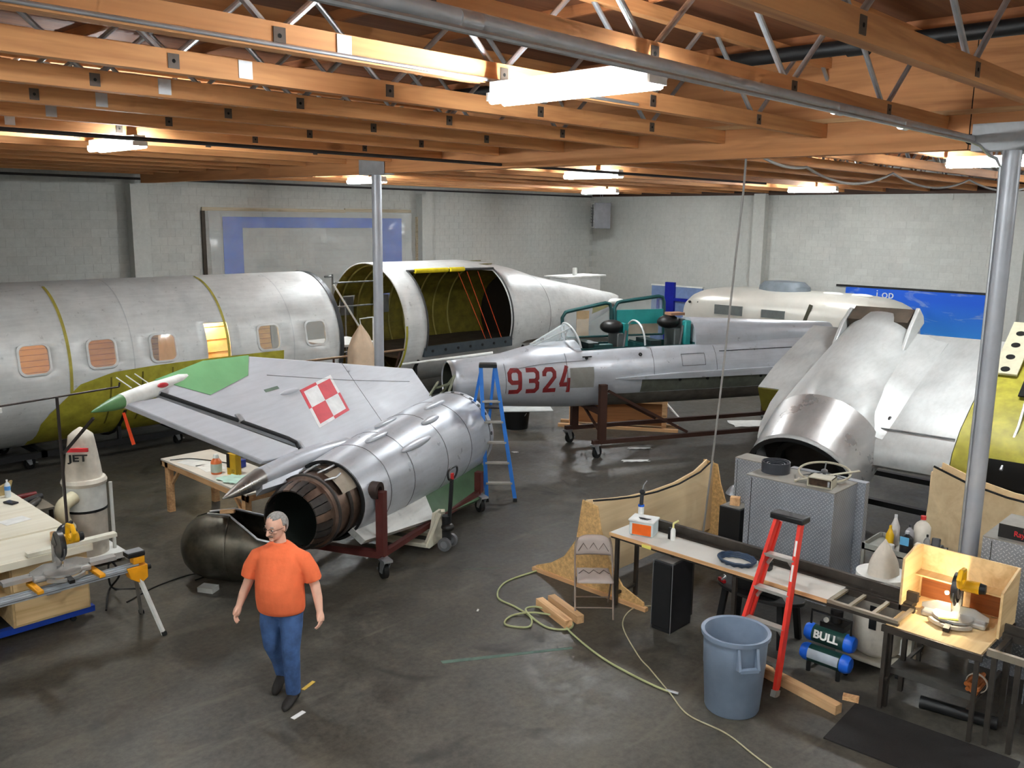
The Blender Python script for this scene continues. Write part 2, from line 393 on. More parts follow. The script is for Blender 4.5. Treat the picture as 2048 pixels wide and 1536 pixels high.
# ---------------------------------------------------------------- pipes under the roof
d = thing('ceiling_pipe', 'large grey round pipe hung along the front roof joist', 'pipe', (0, 0, 0))
MB().cyl((-3.4, 2.60, 5.125), (9.39, 2.97, 5.14), .036, n=18).build('pipe_run', mat('grey_pipe', srgb(176, 178, 182), .35, .3), d)
for x in (2.55, 6.2, 7.5): MB().cyl((x, 2.60+.37*(x+3.4)/12.8, 5.126), (x+.12, 2.60+.37*(x+3.52)/12.8, 5.126), .042, n=18).build('coupling', M_ZINC, d)
for x in (4.9, 5.3, 6.9, 8.0): yp_ = 2.60+.37*(x+3.4)/12.8; MB().bar((x, yp_, 5.165), (x, 3.20, 5.26), .025, .006).build('pipe_strap', M_ZINC, d)
o = tag(MB().cyl((-3.3, 4.40, 5.245), (6.0, 4.405, 5.245), .012, n=8).build('conduit_run', M_ZINC), 'thin metal conduit fixed along the lower edge of a roof joist', 'conduit')
o = tag(MB().cyl((-3.3, 9.36, 5.10), (17.0, 9.22, 5.10), .022, n=10).build('sprinkler_pipe', mat('dark_pipe', srgb(62, 58, 58), .5, .3)), 'thin dark pipe crossing under the joists past the far lamps', 'pipe')
o = tag(MB().cyl((-3.3, YW-.12, 5.15), (26.2, YW-.12, 5.15), .028, n=10).build('sprinkler_pipe', mat('dark_pipe', srgb(62, 58, 58))), 'black pipe running along the top of the left block wall', 'pipe')
sp = thing('sprinkler_main', 'thick black sprinkler main under the roof deck at upper right', 'pipe', (0, 0, 0))
MB().cyl((7.95, -4.9, 5.84), (7.85, 9, 5.84), .065, n=16).build('pipe_run', M_BLACK, sp)
for y in (3.4, 5.4): MB().cyl((7.9, y, 5.84), (7.9, y+.18, 5.84), .08, n=16).build('coupling', M_BLACK, sp)
# sagging cable loops and the hanging air hose
def sag(a, b, drop, n=12):
    a = Vector(a); b = Vector(b); return [a.lerp(b, i/n)-Vector((0, 0, drop*4*(i/n)*(1-i/n))) for i in range(n+1)]
M_CABLE = mat('grey_cable', srgb(150, 146, 142), .6)
pts = [(10.9, 6.0, 5.18)]+sag((10.9, 6.0, 5.18), (12.6, 6.2, 5.13), .06)[1:]+sag((12.6, 6.2, 5.13), (15.2, 5.97, 5.15), .2)[1:]+sag((15.2, 5.97, 5.15), (18.6, 5.86, 5.17), .19)[1:]+sag((18.6, 5.86, 5.17), (21.6, 5.5, 5.17), .16)[1:]
o = tag(MB().tube(pts, .02, 8).build('ceiling_cable', M_CABLE), 'grey cable sagging in loops under the rear joists beside the near column', 'cable')
o = tag(MB().tube(bez([(9.48, 5.41, 5.05), (9.49, 5.43, 4.6), (9.50, 5.49, 3.8), (9.55, 5.58, 2.8), (9.64, 5.70, 1.8), (9.80, 5.86, 0.9), (9.95, 6.0, .2), (10.1, 6.1, .02)], 8), .013, 8).build('air_hose', M_CABLE), 'grey air hose hanging straight down from the main beam', 'hose')
# ---------------------------------------------------------------- fluorescent fixtures
M_LAMP = emit('lamp_lens', (0.90, 0.97, 1.0), TUBE)
LAMPS = [(4.38, 3.73, 'large overexposed fluorescent fixture nearest the viewer'), (4.64, 10.97, 'fluorescent fixture at upper left under the joists'),
         (13.0, 3.75, 'fluorescent fixture just behind the near grey column'), (13.2, 10.65, 'upper of the two lit fixtures near the room corner'),
         (12.7, 16.8, 'fluorescent fixture beside the top of the far grey column'), (21.3, 16.9, 'lower smaller fixture above the unit heater in the room corner'),
         (22.0, 10.62, 'fluorescent fixture against the right block wall'),
         (21.9, 3.7, 'fluorescent fixture beyond the right edge over the far end'), (-1.7, 0.3, 'added fluorescent fixture out of view above the viewer to light the fronts'), (-2.6, 5.0, 'added fill fixture out of view beyond the left end of the work bench'),  # above-viewer and left-bench fixtures are added, unseen, to brighten fronts and foreground
         (13.0, -2.6, 'fluorescent fixture out of view at the right rear'), (4.4, -2.9, 'fluorescent fixture out of view behind the viewer')]
for x, y, lab in LAMPS:
    t = thing('fluorescent_fixture', lab, 'light', (x, y, 5.155))
    h = MB().box(-.065, -.64, .0, .065, .64, .07)
    for e in (-1, 1): h.box(-.085, e*.64-.01, -.05, .085, e*.64+.01, .0)
    h.build('housing', M_WHITE, t)
    for e in (-.06, .06): MB().cyl((e, -.625, -.045), (e, .625, -.045), .028, n=8).build('tube', M_LAMP, t)
    for s in (-.5, .5): MB().cyl((0, s, .07), (0, s, .075), .006, n=6).build('hanger', M_ZINC, t)
# ---------------------------------------------------------------- wall things
u = thing('unit_heater', 'grey louvred unit heater hung in the far room corner', 'heater', (25.3, 20.0, 4.03), radians(-45))
MB().box(-.28, -.46, 0, .28, .46, .88).build('case', mat('heater_grey', srgb(112, 112, 116), .5), u, bev=.01)
m = MB()
for a, b in (((-.3, -.44, .03), (-.29, -.40, .86)), ((-.3, .40, .03), (-.29, .44, .86)), ((-.3, -.44, .83), (-.29, .44, .87)), ((-.3, -.44, .02), (-.29, .44, .06))): m.box(*a, *b)
m.build('face_frame', M_WHITE, u)
for z in (.2, .3, .4, .5, .6, .7): MB().cbox((-.3, 0, z), (.05, .78, .012), 0, .6).build('louvre', mat('heater_louvre', srgb(80, 78, 80), .5), u)
for y in (-.3, .3): MB().cyl((0, y, .88), (0, y, 2.08), .01, n=6).build('hanger_rod', M_ZINC, u)
# plastic sheeting over the doorway in the left wall
p = thing('plastic_curtain', 'clear plastic sheet taped over a framed opening in the left wall', 'curtain', (14.4, YW-.03, 0))
m = MB(); nx, nz = 60, 28; x0, x1, z1 = -3.3, 3.25, 4.45
def wav(a, b): return .035*sin(7*a+3*b)*(.4+.6*b)+.03*sin(15*a-6*b+1.3*sin(3*a))+.02*sin(23*b+5*a)
m.loft([[Vector((x0+(x1-x0)*i/nx, -.13+wav(i/nx*2, j/nz*2), z1*j/nz)) for i in range(nx+1)] for j in range(nz+1)], False, False, False)
t = NT('plastic_film'); t.pr(0.22, 0, 0.6); t.base((0.72, 0.73, 0.71)); t.b.inputs['Alpha'].default_value = 0.3; MATS['plastic_film'] = t.m
m.build('sheet', t.m, p)
M_BATTEN = wood('batten', srgb(200, 186, 160), srgb(150, 132, 105), 0, 1.0, knots=False)
MB().box(-3.4, -.03, 4.44, .9, .02, 4.53).build('batten', M_BATTEN, p); MB().box(.9, -.03, 4.47, 3.3, .02, 4.56).build('batten', M_BATTEN, p)
MB().box(-3.42, -.03, 0, -3.33, .02, 4.44).build('batten', mat('dark_batten', srgb(70, 62, 52), .8), p); MB().box(3.5, -.05, 0, 3.6, .02, 4.35).build('batten', M_BATTEN, p)
M_TAPE = mat('blue_tape', srgb(30, 95, 205), .5, 0, .15, 3)
MB().box(-2.85, -.005, 2.0, -2.3, .004, 4.15).build('blue_strip', M_TAPE, p); MB().box(2.2, -.005, 1.5, 2.95, .004, 4.2).build('blue_strip', M_TAPE, p); MB().box(-2.85, -.006, 4.02, 2.95, .003, 4.3).build('blue_strip', M_TAPE, p)
# sky banner on the right wall
t = NT('sky_print'); t.pr(0.5, 0, 0.3); v = t.coords((1, .35, 1.5)); n = t.noise(v, 2.4, 6, 0.6, 0.8)
sep = t.new('ShaderNodeSeparateXYZ'); t.link(t.coords(), sep.inputs[0])
c = t.ramp(t.math('MULTIPLY_ADD', sep.outputs['Z'], 0.6, 0.1), [(0.2, srgb(60, 145, 225)), (0.9, srgb(32, 96, 215))])
c = t.mix(t.ramp(n, [(0.56, (0, 0, 0)), (0.75, (0.75, 0.75, 0.75))]), c, srgb(190, 205, 215)); t.base(c); MATS['sky_print'] = t.m
b = thing('sky_banner', 'bright blue banner printed with clouds along the right wall', 'banner', (26.455, 7.6, .85))
MB().box(0, 0, 0, .03, 3.9, 1.6).build('print', t.m, b, smooth=0)
MB().box(-.01, -.02, 1.6, .05, 4.2, 1.66).build('top_rail', M_BLACK, b)
text('lettering', 'i op', .34, M_WHITE, b, basis((-.006, 2.72, 1.44), (0, -1, 0), (0, 0, 1)), .002)
b = thing('blue_display_panel', 'pale blue panel with a dark blue steel frame in the far corner', 'panel', (26.1, 16.3, 0))
MB().box(.1, 0, .1, .16, 2.05, 2.12).build('panel', mat('pale_blue_panel', srgb(118, 138, 178), .5), b)
M_NAVY = mat('navy_steel', srgb(20, 32, 150), .4)
MB().box(-.02, 1.05, 0, .09, 1.42, 2.25).build('upright', M_NAVY, b); MB().box(0, .2, 1.62, .08, 1.75, 1.72).build('crossbar', M_NAVY, b); MB().box(0, 1.68, 1.3, .08, 1.76, 1.7).build('stub', M_NAVY, b)
MB().box(.08, -.02, 2.1, .18, 2.07, 2.15).build('edge_strip', M_WHITE, b)
# ================================================================ TRANSPORT FUSELAGES
def cyl_skin(xs, ths, rf, skip=None, dr=0.0):
    """open tube skin along local x; theta 0 = top, + = side facing -y"""
    m = MB(); idx = {}; vs = []; fs = []
    for i, x in enumerate(xs):
        r, zc = rf(x); r += dr
        for j, t in enumerate(ths): idx[i, j] = len(vs); vs.append((x, -r*sin(t), zc+r*cos(t)))
    for i in range(len(xs)-1):
        for j in range(len(ths)-1):
            if skip and skip((xs[i]+xs[i+1])/2, (ths[j]+ths[j+1])/2): continue
            fs.append((idx[i, j], idx[i+1, j], idx[i+1, j+1], idx[i, j+1]))
    return m.add(vs, fs)
def thick(o, t):
    s = o.modifiers.new('thickness', 'SOLIDIFY'); s.thickness = t; s.offset = 0; return o
def merge_close(o, d=1e-4):
    bm = bmesh.new(); bm.from_mesh(o.data); bmesh.ops.remove_doubles(bm, verts=bm.verts, dist=d); bm.to_mesh(o.data); bm.free(); return o
def grid(a, b, n, extra=()):
    g = [a+(b-a)*i/n for i in range(n+1)]
    for e in extra:
        g = [q for q in g if abs(q-e) > (b-a)/n*0.3]+[e]
    return sorted(g)
def hoop(rf, x, w, t0, t1, dr, n=40, th=0.0):
    return cyl_skin([x-w/2, x+w/2], [t0+(t1-t0)*i/n for i in range(n+1)], rf, None, dr)
def rrect(w, h, r, n=5):
    P = []
    for cx, cy, a in ((w/2-r, h/2-r, 0), (-w/2+r, h/2-r, pi/2), (-w/2+r, -h/2+r, pi), (w/2-r, -h/2+r, 1.5*pi)):
        for k in range(n+1): P.append((cx+r*cos(a+pi/2*k/n), cy+r*sin(a+pi/2*k/n)))
    return P
def caster(parent, x, y, rz=0.0, top=0.3, r=.1):
    M = Matrix.Translation((x, y, 0)) @ Matrix.Rotation(rz, 4, 'Z')
    c = MB().xf(M).pipe((0, -.03, r), (0, .03, r), r, r*.45, 24).build('caster', M_RUBBER, parent)
    MB().xf(M).cyl((0, -.028, r), (0, .028, r), r*.46, n=16).build('wheel_hub', M_STEEL, c)
    m = MB().xf(M)
    for e in (-1, 1): m.prism([(-.03, r-.03), (.03, r-.03), (-.0, top-.03), (-.13, top-.03)], e*.036, e*.044, 'xz')
    m.box(-.15, -.06, top-.03, .03, .06, top); m.cbox((.09, 0, r*.9), (.14, .05, .025), 0, .25); m.build('fork', M_ZINC, c)
    return c
M_SKIN1 = alu('fuselage_skin', (0.68, 0.685, 0.67), 0.42, 0.10, 0.16, (0.25, 0.25, 0.24))
def lining():
    t = NT('tan_cabin_lining'); t.pr(.8, 0, .2); sep = t.new('ShaderNodeSeparateXYZ'); t.link(t.coords(), sep.inputs[0])
    gap = t.math('LESS_THAN', t.math('FRACT', t.math('MULTIPLY', sep.outputs['Z'], 9.0)), .1); n = t.noise(t.coords((1, 1, 6)), 3.0, 3)
    t.base(t.mix(gap, t.ramp(n, [(.3, srgb(184, 130, 66)), (.7, srgb(214, 164, 92))]), srgb(110, 70, 34))); return t.m
M_LINING = lining()
M_BAND = mat('faded_yellow_band', srgb(172, 160, 70), .6, 0, .2, 6)
# ---------------------------------------------------------------- left fuselage section with windows
F1 = thing('fuselage_section', 'long bare aluminium fuselage section with a row of square windows', 'aircraft', (0, 16.9, 0))
rf1 = lambda x: (1.42, 1.74)
tw_ = 79.4*pi/180; dth = .235/1.42
WX = [2.85, 3.93, 5.01, 6.09, 7.17, 9.30, 10.38]
xe = [e for x in WX for e in (x-.23, x+.23)]+[8.0, 8.47]
te_ = [tw_-dth, tw_+dth, 1.118, 1.66]
def skip1(x, t):
    if abs(t-tw_) < dth and any(abs(x-w) < .23 for w in WX): return True
    return 8.0 < x < 8.47 and 1.118 < t < 1.66
xs = grid(1.2, 11.0, 34, xe); ths = grid(-pi, pi, 64, te_)
sk = thick(cyl_skin(xs, ths, rf1, skip1).build('skin', [M_SKIN1, M_LINING], F1, 60), .02)
sk.modifiers[0].material_offset = 1; sk.modifiers[0].offset = -1; sk.modifiers[0].thickness = -.03; sk.modifiers[0].offset = 1
nrm = Vector((0, -sin(tw_), cos(tw_))); tan = Vector((0, cos(tw_), sin(tw_)))
M_PANE = glass('cabin_pane', (.85, .85, .8), .16, .05)
for x in WX:
    M = basis(Vector((x, 0, 1.74))+nrm*1.415, (1, 0, 0), tan); M = Matrix(((M[0][0], M[0][1], nrm.x, M[0][3]), (M[1][0], M[1][1], nrm.y, M[1][3]), (M[2][0], M[2][1], nrm.z, M[2][3]), (0, 0, 0, 1)))
    o_ = rrect(.51, .53, .12); i_ = rrect(.44, .46, .1); m = MB().xf(M)
    R = lambda P, c: [Vector((a, b, c)) for a, b in P]
    m.loft([R(i_, -.03), R(i_, .012), R(o_, .006), R(o_, -.05)], False, False)
    fr = m.build('window_frame', M_SKIN1, F1, 50)
    MB().xf(M).loft([R(i_, -.004), R(i_, .002)]).build('window_pane', M_PANE, fr)
for x, t0 in ((5.55, .3), (8.42, .12)): hoop(rf1, x, .05, t0, 2.2, .006).build('yellow_band', M_BAND, F1)
m = MB()
def ztop(x):
    T = [(5.0, .5), (5.1, .86), (5.25, 1.09), (5.68, 1.51), (6.24, 1.66), (7.0, 1.70), (8.05, 1.72), (9.6, 1.72)]
    for (a, za), (b, zb) in zip(T, T[1:]):
        if x <= b: return za+(zb-za)*(x-a)/(b-a)
    return 1.72
cols = []
for i in range(41):
    x = 5.0+4.6*i/40; t0 = math.acos((ztop(x)-1.74)/1.42); cols.append([Vector((x, -1.427*sin(t0+(2.75-t0)*j/14), 1.74+1.427*cos(t0+(2.75-t0)*j/14))) for j in range(15)])
m.loft(cols, False, False, False); m.build('primer_fairing_area', M_CHROM, F1)
for x in (6.2, 6.75, 7.3, 7.85, 8.4): hoop(rf1, x, .03, math.acos((ztop(x)-1.74)/1.42)+.05, 2.4, .012, 16).build('rib_strip', M_CHROMD, F1)
hoop(rf1, 11.0, .1, -pi, pi, .012, 64).build('end_ring', mat('dark_edge_ring', srgb(52, 54, 56), .5, .3), F1)
for x in (3.3, 6.62, 9.85): hoop(rf1, x, .018, -pi, pi, .003, 64).build('lap_seam', M_ALU, F1)
MB().box(1.3, -1.12, .95, 10.95, 1.12, 1.0).build('cabin_floor', M_LINING, F1)
MB().box(8.12, -.7, 1.0, 8.9, .9, 2.6).build('cabin_partition', mat('insulation_yellow', srgb(238, 220, 165), .9), F1)
for k_ in range(4): MB().box(8.1, -.71, 1.45+.25*k_, 8.9, -.70, 1.46+.25*k_).build('batten_line', mat('batten_brown', srgb(150, 110, 60), .8), F1)
L = MB().ball((8.3, -.9, 2.42), .05, 8, 5).build('work_lamp', emit('warm_bulb', (1, .80, .48), 330), F1)
MB().ball((5.6, .2, 2.6), .05, 8, 5).build('work_lamp', emit('warm_bulb', (1, .80, .48), 330), F1)
for x in (1.6, 3.2, 6.5, 9.6): 
    m = MB()
    pts = [Vector((x, -1.44*sin(t), 1.74+1.44*cos(t))) for t in [radians(a) for a in range(125, 236, 10)]]; m.tube(pts, .03, 6); m.bar((x, -.85, .3), (x, -.85, .62), .06); m.bar((x, .85, .3), (x, .85, .62), .06); m.build('cradle_saddle', M_BLACK, F1)
for y in (-.85, .85): MB().box(1.3, y-.05, .24, 10.6, y+.05, .34).build('cradle_rail', M_BLACK, F1)
for x in (1.8, 5.2, 7.75, 10.3): MB().box(x-.05, -.9, .24, x+.05, .9, .34).build('cradle_cross', M_BLACK, F1)
for x, y in ((5.06, -.55), (7.7, -.62), (10.2, -.6), (5.06, .8), (10.2, .8)): caster(F1, x, y, .4, .25, .1)
# ---------------------------------------------------------------- tapered tail section with the cargo door
F2 = thing('fuselage_section', 'tapering aluminium tail fuselage with a wide open cargo doorway', 'aircraft', (0, 16.9, 0))
PR = [(12.7, 1.45, 1.85), (15.6, 1.45, 1.85), (16.5, 1.39, 1.82), (17.3, 1.27, 1.79), (18.1, 1.08, 1.77), (19.2, .86, 1.77), (20.3, .64, 1.80), (21.4, .38, 1.86), (22.0, .22, 1.92), (22.35, .06, 1.97)]
def rf2(x):
    for (a, ra, za), (b, rb, zb) in zip(PR, PR[1:]):
        if x <= b+1e-6:
            t = max(0, (x-a)/(b-a)); return (ra+(rb-ra)*t, za+(zb-za)*t)
    return PR[-1][1:]
DX0, DX1, DT0, DT1 = 13.35, 16.15, .52, 1.95
xs = grid(12.7, 22.35, 44, (DX0, DX1)); ths = grid(-pi, pi, 72, (DT0, DT1, -1.5, -1.15))
def skip2(x, t):
    if DX0 < x < DX1 and DT0 < t < DT1: return True
    return any(abs(x-q) < .2 for q in (14.2, 13.1)) and -1.5 < t < -1.15
M_OLIVE = mat('olive_interior', srgb(112, 102, 34), .65, 0, .3, 5)
sk = cyl_skin(xs, ths, rf2, skip2).build('skin', [M_SKIN1, M_OLIVE], F2, 60); s = sk.modifiers.new('thickness', 'SOLIDIFY'); s.thickness = -.03; s.offset = 1; s.material_offset = 1
for i in range(8):
    x = 12.95+.5*i; m = MB(); r, zc = rf2(x); r -= .06
    ok = lambda t: not (DX0-.05 < x < DX1+.05 and DT0-.05 < t < DT1+.1)
    run = []; tt = [-pi+2*pi*j/72 for j in range(73)]
    for t in tt:
        if ok(t): run.append(Vector((x, -r*sin(t), zc+r*cos(t))))
        else:
            if len(run) > 2: m.tube(run, .022, 6)
            run = []
    if len(run) > 2: m.tube(run, .022, 6)
    m.build('frame_rib', mat('pale_rib', srgb(150, 142, 78), .6), F2)
for t in (-2.0, -1.7, -1.0, -.7, -.35, .0, .3): 
    m = MB(); r, zc = rf2(13); r -= .045; m.bar((12.75, -r*sin(t), zc+r*cos(t)), (16.4, -r*sin(t), zc+r*cos(t)), .03, .02); m.build('stringer', M_OLIVE, F2)
MB().box(12.75, -1.2, 1.18, 17.6, 1.2, 1.24).build('cargo_floor', mat('grubby_floor', srgb(70, 62, 52), .8, 0, .3, 3), F2)
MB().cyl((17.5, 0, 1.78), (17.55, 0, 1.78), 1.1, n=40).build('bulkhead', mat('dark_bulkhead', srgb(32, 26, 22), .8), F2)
for x in (14.2, 13.1): MB().box(x-.2, 1.30, 1.95, x+.2, 1.31, 2.4).build('far_window_pane', mat('grey_pane', srgb(110, 112, 110), .3), F2)
m = MB(); zc, r = 1.85, 1.46; y = -r*sin(DT1); z = zc+r*cos(DT1)
MB().box(DX0-.05, y-.02, z-.12, DX1+.05, y+.06, z+.12).build('door_sill', mat('sill_steel', srgb(78, 86, 92), .45, .5), F2)
for i in range(7): MB().cyl((DX0+.2+i*.4, y-.03, z), (DX0+.2+i*.4, y-.015, z), .035, n=10).build('sill_bolt', M_BLACK, F2)
M_DTRIM = mat('door_rubber', srgb(66, 66, 66), .6)
for x in (DX0, DX1): m = MB(); m.tube([Vector((x, -1.455*sin(t), 1.85+(1.455 if x < 15 else 1.42)*cos(t))) for t in [DT0+(DT1-DT0)*j/20 for j in range(21)]], .022, 6); m.build('door_edge', M_DTRIM, F2)
yt, zt = -1.46*sin(DT0), 1.85+1.46*cos(DT0)
MB().cyl((DX0-.02, yt, zt), (DX1, yt, zt-.02), .03, n=8).build('door_edge', M_DTRIM, F2)
M_FOAM = mat('yellow_foam', srgb(228, 205, 30), .7)
MB().cyl((DX0+.2, yt-.03, zt-.005), (DX0+1.22, yt-.03, zt-.005), .055, n=12).build('foam_sleeve', M_FOAM, F2); MB().cyl((DX0+1.3, yt-.03, zt-.005), (DX0+1.75, yt-.03, zt-.005), .055, n=12).build('foam_sleeve', M_FOAM, F2)
M_STRAP = mat('orange_strap', srgb(200, 70, 28), .7)
for x0_, x1_ in ((15.05, 15.4), (15.35, 15.6), (15.72, 15.95)): MB().bar((x0_, yt+.12, zt-.08), (x1_, y+.12, z+.1), .028, .008).build('strap', M_STRAP, F2)
hoop(rf2, 17.95, .02, -pi, pi, .003, 64).build('lap_seam', M_DTRIM, F2)
MB().box(20.0, .05, 2.05, 21.5, .75, 2.66).build('tail_stub', M_SKIN1, F2); MB().box(19.85, -.05, 2.66, 21.65, .85, 2.70).build('stub_cap', M_WHITE, F2); MB().box(20.6, .3, 2.70, 20.70, .40, 2.92).build('stub_post', M_WHITE, F2)
MB().ball((21.75, -.3, 1.9), (.5, .16, .1)).build('tail_fairing', M_WHITE, F2)
m = cyl_skin([20.3, 20.7, 21.2, 21.5], [1.45+.35*j/6 for j in range(7)], rf2, None, .004).build('primer_patch', M_CHROM, F2)
hoop(rf2, 12.73, .06, 1.5, 2.9, .006, 30).build('primer_edge', M_CHROM, F2)
for x in (13.2, 16.8, 19.0):
    r, zc = rf2(x); m = MB(); m.tube([Vector((x, -(r+.03)*sin(t), zc+(r+.03)*cos(t))) for t in [radians(a) for a in range(120, 241, 10)]], .035, 6)
    for e in (-1, 1): m.bar((x, e*r*.8, .25), (x, e*r*.8, zc-r*.55), .07)
    m.build('cradle_saddle', M_BLACK, F2)
for yy in (-1.0, 1.0): MB().box(12.8, yy-.05, .2, 19.2, yy+.05, .3).build('cradle_rail', M_BLACK, F2)
for x, yy in ((13.1, -1.0), (18.8, -.95), (13.1, 1.0), (18.8, .95)): caster(F2, x, yy, .3, .21, .09)
# ---------------------------------------------------------------- scaffold between the two sections
S = thing('scaffold', 'thin tube scaffold with a white diagonal brace in the gap between the fuselages', 'scaffold', (11.3, 16.2, 0))
M_TUBE = mat('scaffold_tube', srgb(120, 122, 120), .45, .4)
for x, yy in ((0, 0), (1.25, 0), (0, 1.3), (1.25, 1.3)): MB().cyl((x, yy, 0), (x, yy, 3.12 if yy == 0 else 2.4), .02, n=8).build('upright', M_TUBE, S)
for z in (.5, 1.4, 2.41, 2.93): MB().cyl((0, 0, z), (1.25, 0, z), .018, n=8).build('rail', M_TUBE, S)
MB().cyl((-.2, 0, 3.07), (0, 0, 3.07), .018, n=8).build('rail', M_TUBE, S)
for z in (.5, 1.4): MB().cyl((0, 0, z), (0, 1.3, z), .018, n=8).build('rail', M_TUBE, S)
MB().cyl((0, -.03, 2.9), (1.1, -.03, 1.3), .022, n=8).build('brace', M_WHITE, S)
MB().box(.02, .05, 1.5, 1.23, 1.25, 1.55).build('platform', M_WHITE, S)
# ---------------------------------------------------------------- canvas bag collector behind the far column
D = thing('dust_collector', 'beige canvas dust bag peaked at the top beside the far column', 'dust collector', (10.35, 13.95, 0))
def bag(h0, h1, r, parent, mat_, hook=True, n=24, flat=.75, lean=0.0, start=.55):
    m = MB(); rings = []
    for k in range(15):
        t = k/14; z = h0+(h1-h0)*t; rr = r*(1.0-.08*sin(pi*t) if t < start else max(.03, (1-((t-start)/(1-start))**1.5)*(1-.08*sin(pi*start)))); fold = .10 if t < .75 else .25
        rings.append([Vector((rr*(1+fold*sin(5*a+2*t+1)*.5)*cos(a)+lean*t, rr*flat*(1+fold*sin(5*a+2*t+1)*.5)*sin(a), z)) for a in [2*pi*i/n for i in range(n)]])
    m.loft(rings); return m.build('filter_bag', mat_, parent, 60)
bag(1.15, 2.32, .30, D, mat('beige_canvas', srgb(214, 188, 160), .9, 0, .08, 6, .3, 200))
MB().cyl((0, 0, .85), (0, 0, 1.17), .26, n=24).build('drum', M_WHITE, D); MB().cyl((0, 0, .12), (0, 0, .85), .24, .26, n=24).build('lower_bag', M_CANVAS, D); MB().box(-.35, -.3, .04, .35, .3, .12).build('base', M_WHITE, D)
MB().tube([(0, 0, 2.3), (-.02, 0, 2.42), (.2, -.02, 2.43)], .012, 6).build('hanger', M_WHITE, D); MB().cyl((.3, 0, .1), (.3, 0, 2.43), .015, n=8).build('post', M_WHITE, D); MB().cyl((.3, 0, 2.43), (.15, 0, 2.43), .012, n=8).build('arm', M_WHITE, D)
for a in (-.3, .3):
    for b in (-.25, .25): MB().cyl((a, b-.02, .03), (a, b+.02, .03), .03, n=10).build('caster', M_RUBBER, D)
# ---------------------------------------------------------------- long rod on a stand
S = thing('material_stand', 'rusty roller stand with a long thin bar behind the tail fin', 'stand', (10.2, 14.65, 0))
MB().cyl((-1.4, .2, 1.56), (1.66, -.16, 1.62), .025, n=8).build('bar', mat('rust_rod', srgb(120, 96, 72), .5, .4), S); MB().cyl((0, 0, .0), (0, 0, 1.58), .022, n=8).build('post', M_RUSTB, S)
MB().cyl((1.55, -.15, 1.58), (1.2, .1, .0), .02, n=8).build('brace_leg', M_RUSTB, S); MB().cyl((-1.2, .18, 1.54), (-.9, .3, .0), .02, n=8).build('brace_leg', M_RUSTB, S)
# ---------------------------------------------------------------- rounded white trailer by the right wall
T = thing('travel_trailer', 'white rounded metal trailer body with small windows along the right wall', 'trailer', (24.05, 11.9, 0))
m = MB(); rings = []
for k in range(33):
    s = -1+2*k/32; e = max(0.0, 1-abs(s)**5.5)**(1/2.4); hw = 1.08*(.25+.75*e); top = 1.15+1.28*(.2+.8*e); bot = .75-.15*e; zc = (top+bot)/2; hh = (top-bot)/2; ring = []
    for i in range(36):
        a = 2*pi*i/36; ca, sa = cos(a), sin(a); p = 2/3.4
        ring.append(Vector((hw*abs(ca)**p*(1 if ca >= 0 else -1), s*3.45, zc+hh*abs(sa)**p*(1 if sa >= 0 else -1))))
    rings.append(ring)
m.loft(rings); m.build('shell', mat('cream_white_skin', srgb(214, 210, 200), .32, .25, .05, 2), T, 60)
M_GREYW = mat('grey_window', srgb(108, 112, 110), .2)
for y0_, y1_, z0_, z1_ in ((1.05, 1.95, 1.68, 1.95), (-.25, .45, 1.70, 1.92)): MB().box(-1.095, y0_, z0_, -1.04, y1_, z1_).build('window', M_GREYW, T)
m = MB(); m.lathe([(.78, 2.34), (.75, 2.54), (.60, 2.66), (.2, 2.69)], 28, sx=.6); m.build('roof_vent', mat('grey_vent', srgb(110, 118, 125), .5), T).location = (-.1, .3, 0)
for y in (-1.2, -2.0): MB().ball((-.2, y, 2.42), (.12, .3, .05)).build('roof_cap', M_WHITE, T)
m = MB(); m.bar((-1.095, -.80, 1.55), (-1.04, -.98, 2.15), .1, .02); m.build('dark_strap', mat('dark_olive', srgb(60, 58, 44), .7), T)
for y in (2.9, 2.6, -.9): MB().ball((-.93, y, 1.95), (.03, .05, .04)).build('lamp_port', M_BLACK, T)
MB().box(-.8, -3.2, .35, .8, 3.2, .65).build('chassis', M_BLACK, T)
for y in (-.5, .45):
    for x in (-.85, .85): MB().pipe((x-.1, y, .33), (x+.1, y, .33), .33, .15, 24).build('wheel', M_RUBBER, T)
MB().box(-.4, 3.2, .0, -.3, 3.3, .5).build('jack', M_STEEL, T)
# ================================================================ JET NOSE SECTION (red 9324)
M_TEAL = mat('cockpit_teal', srgb(38, 140, 138), .45, 0, .1, 6)
M_TEALD = mat('dark_teal', srgb(22, 66, 66), .5, 0, .15, 8)
M_RED = mat('faded_red_number', srgb(126, 34, 36), .6, 0, .2, 14)
J = thing('jet_nose_section', 'silver jet forward fuselage marked with red number 9324 and open teal cockpits', 'aircraft', (10.57, 11.73, 0), radians(-25.8))
JP = [(0, .37, 1.83, 1.09), (.12, .40, 1.86, 1.06), (.5, .44, 1.88, 1.02), (1.0, .49, 1.93, .97), (1.55, .53, 2.06, .93), (2.0, .56, 2.11, .90), (2.45, .58, 2.13, .88), (3.6, .60, 2.15, .86), (4.85, .62, 2.16, .85), (6.0, .63, 2.15, .85), (8.2, .63, 2.13, .86)]
def jp(s):
    for p, q in zip(JP, JP[1:]):
        if s <= q[0]+1e-6:
            t = max(0, (s-p[0])/(q[0]-p[0])); t = t; return [p[i]+(q[i]-p[i])*t for i in (1, 2, 3)]
    return list(JP[-1][1:])
def jpt(s, a, dr=0.0):
    w_, tp, bt = jp(s); return Vector((s, -(w_+dr)*sin(a), (tp+bt)/2+((tp-bt)/2+dr)*cos(a)))
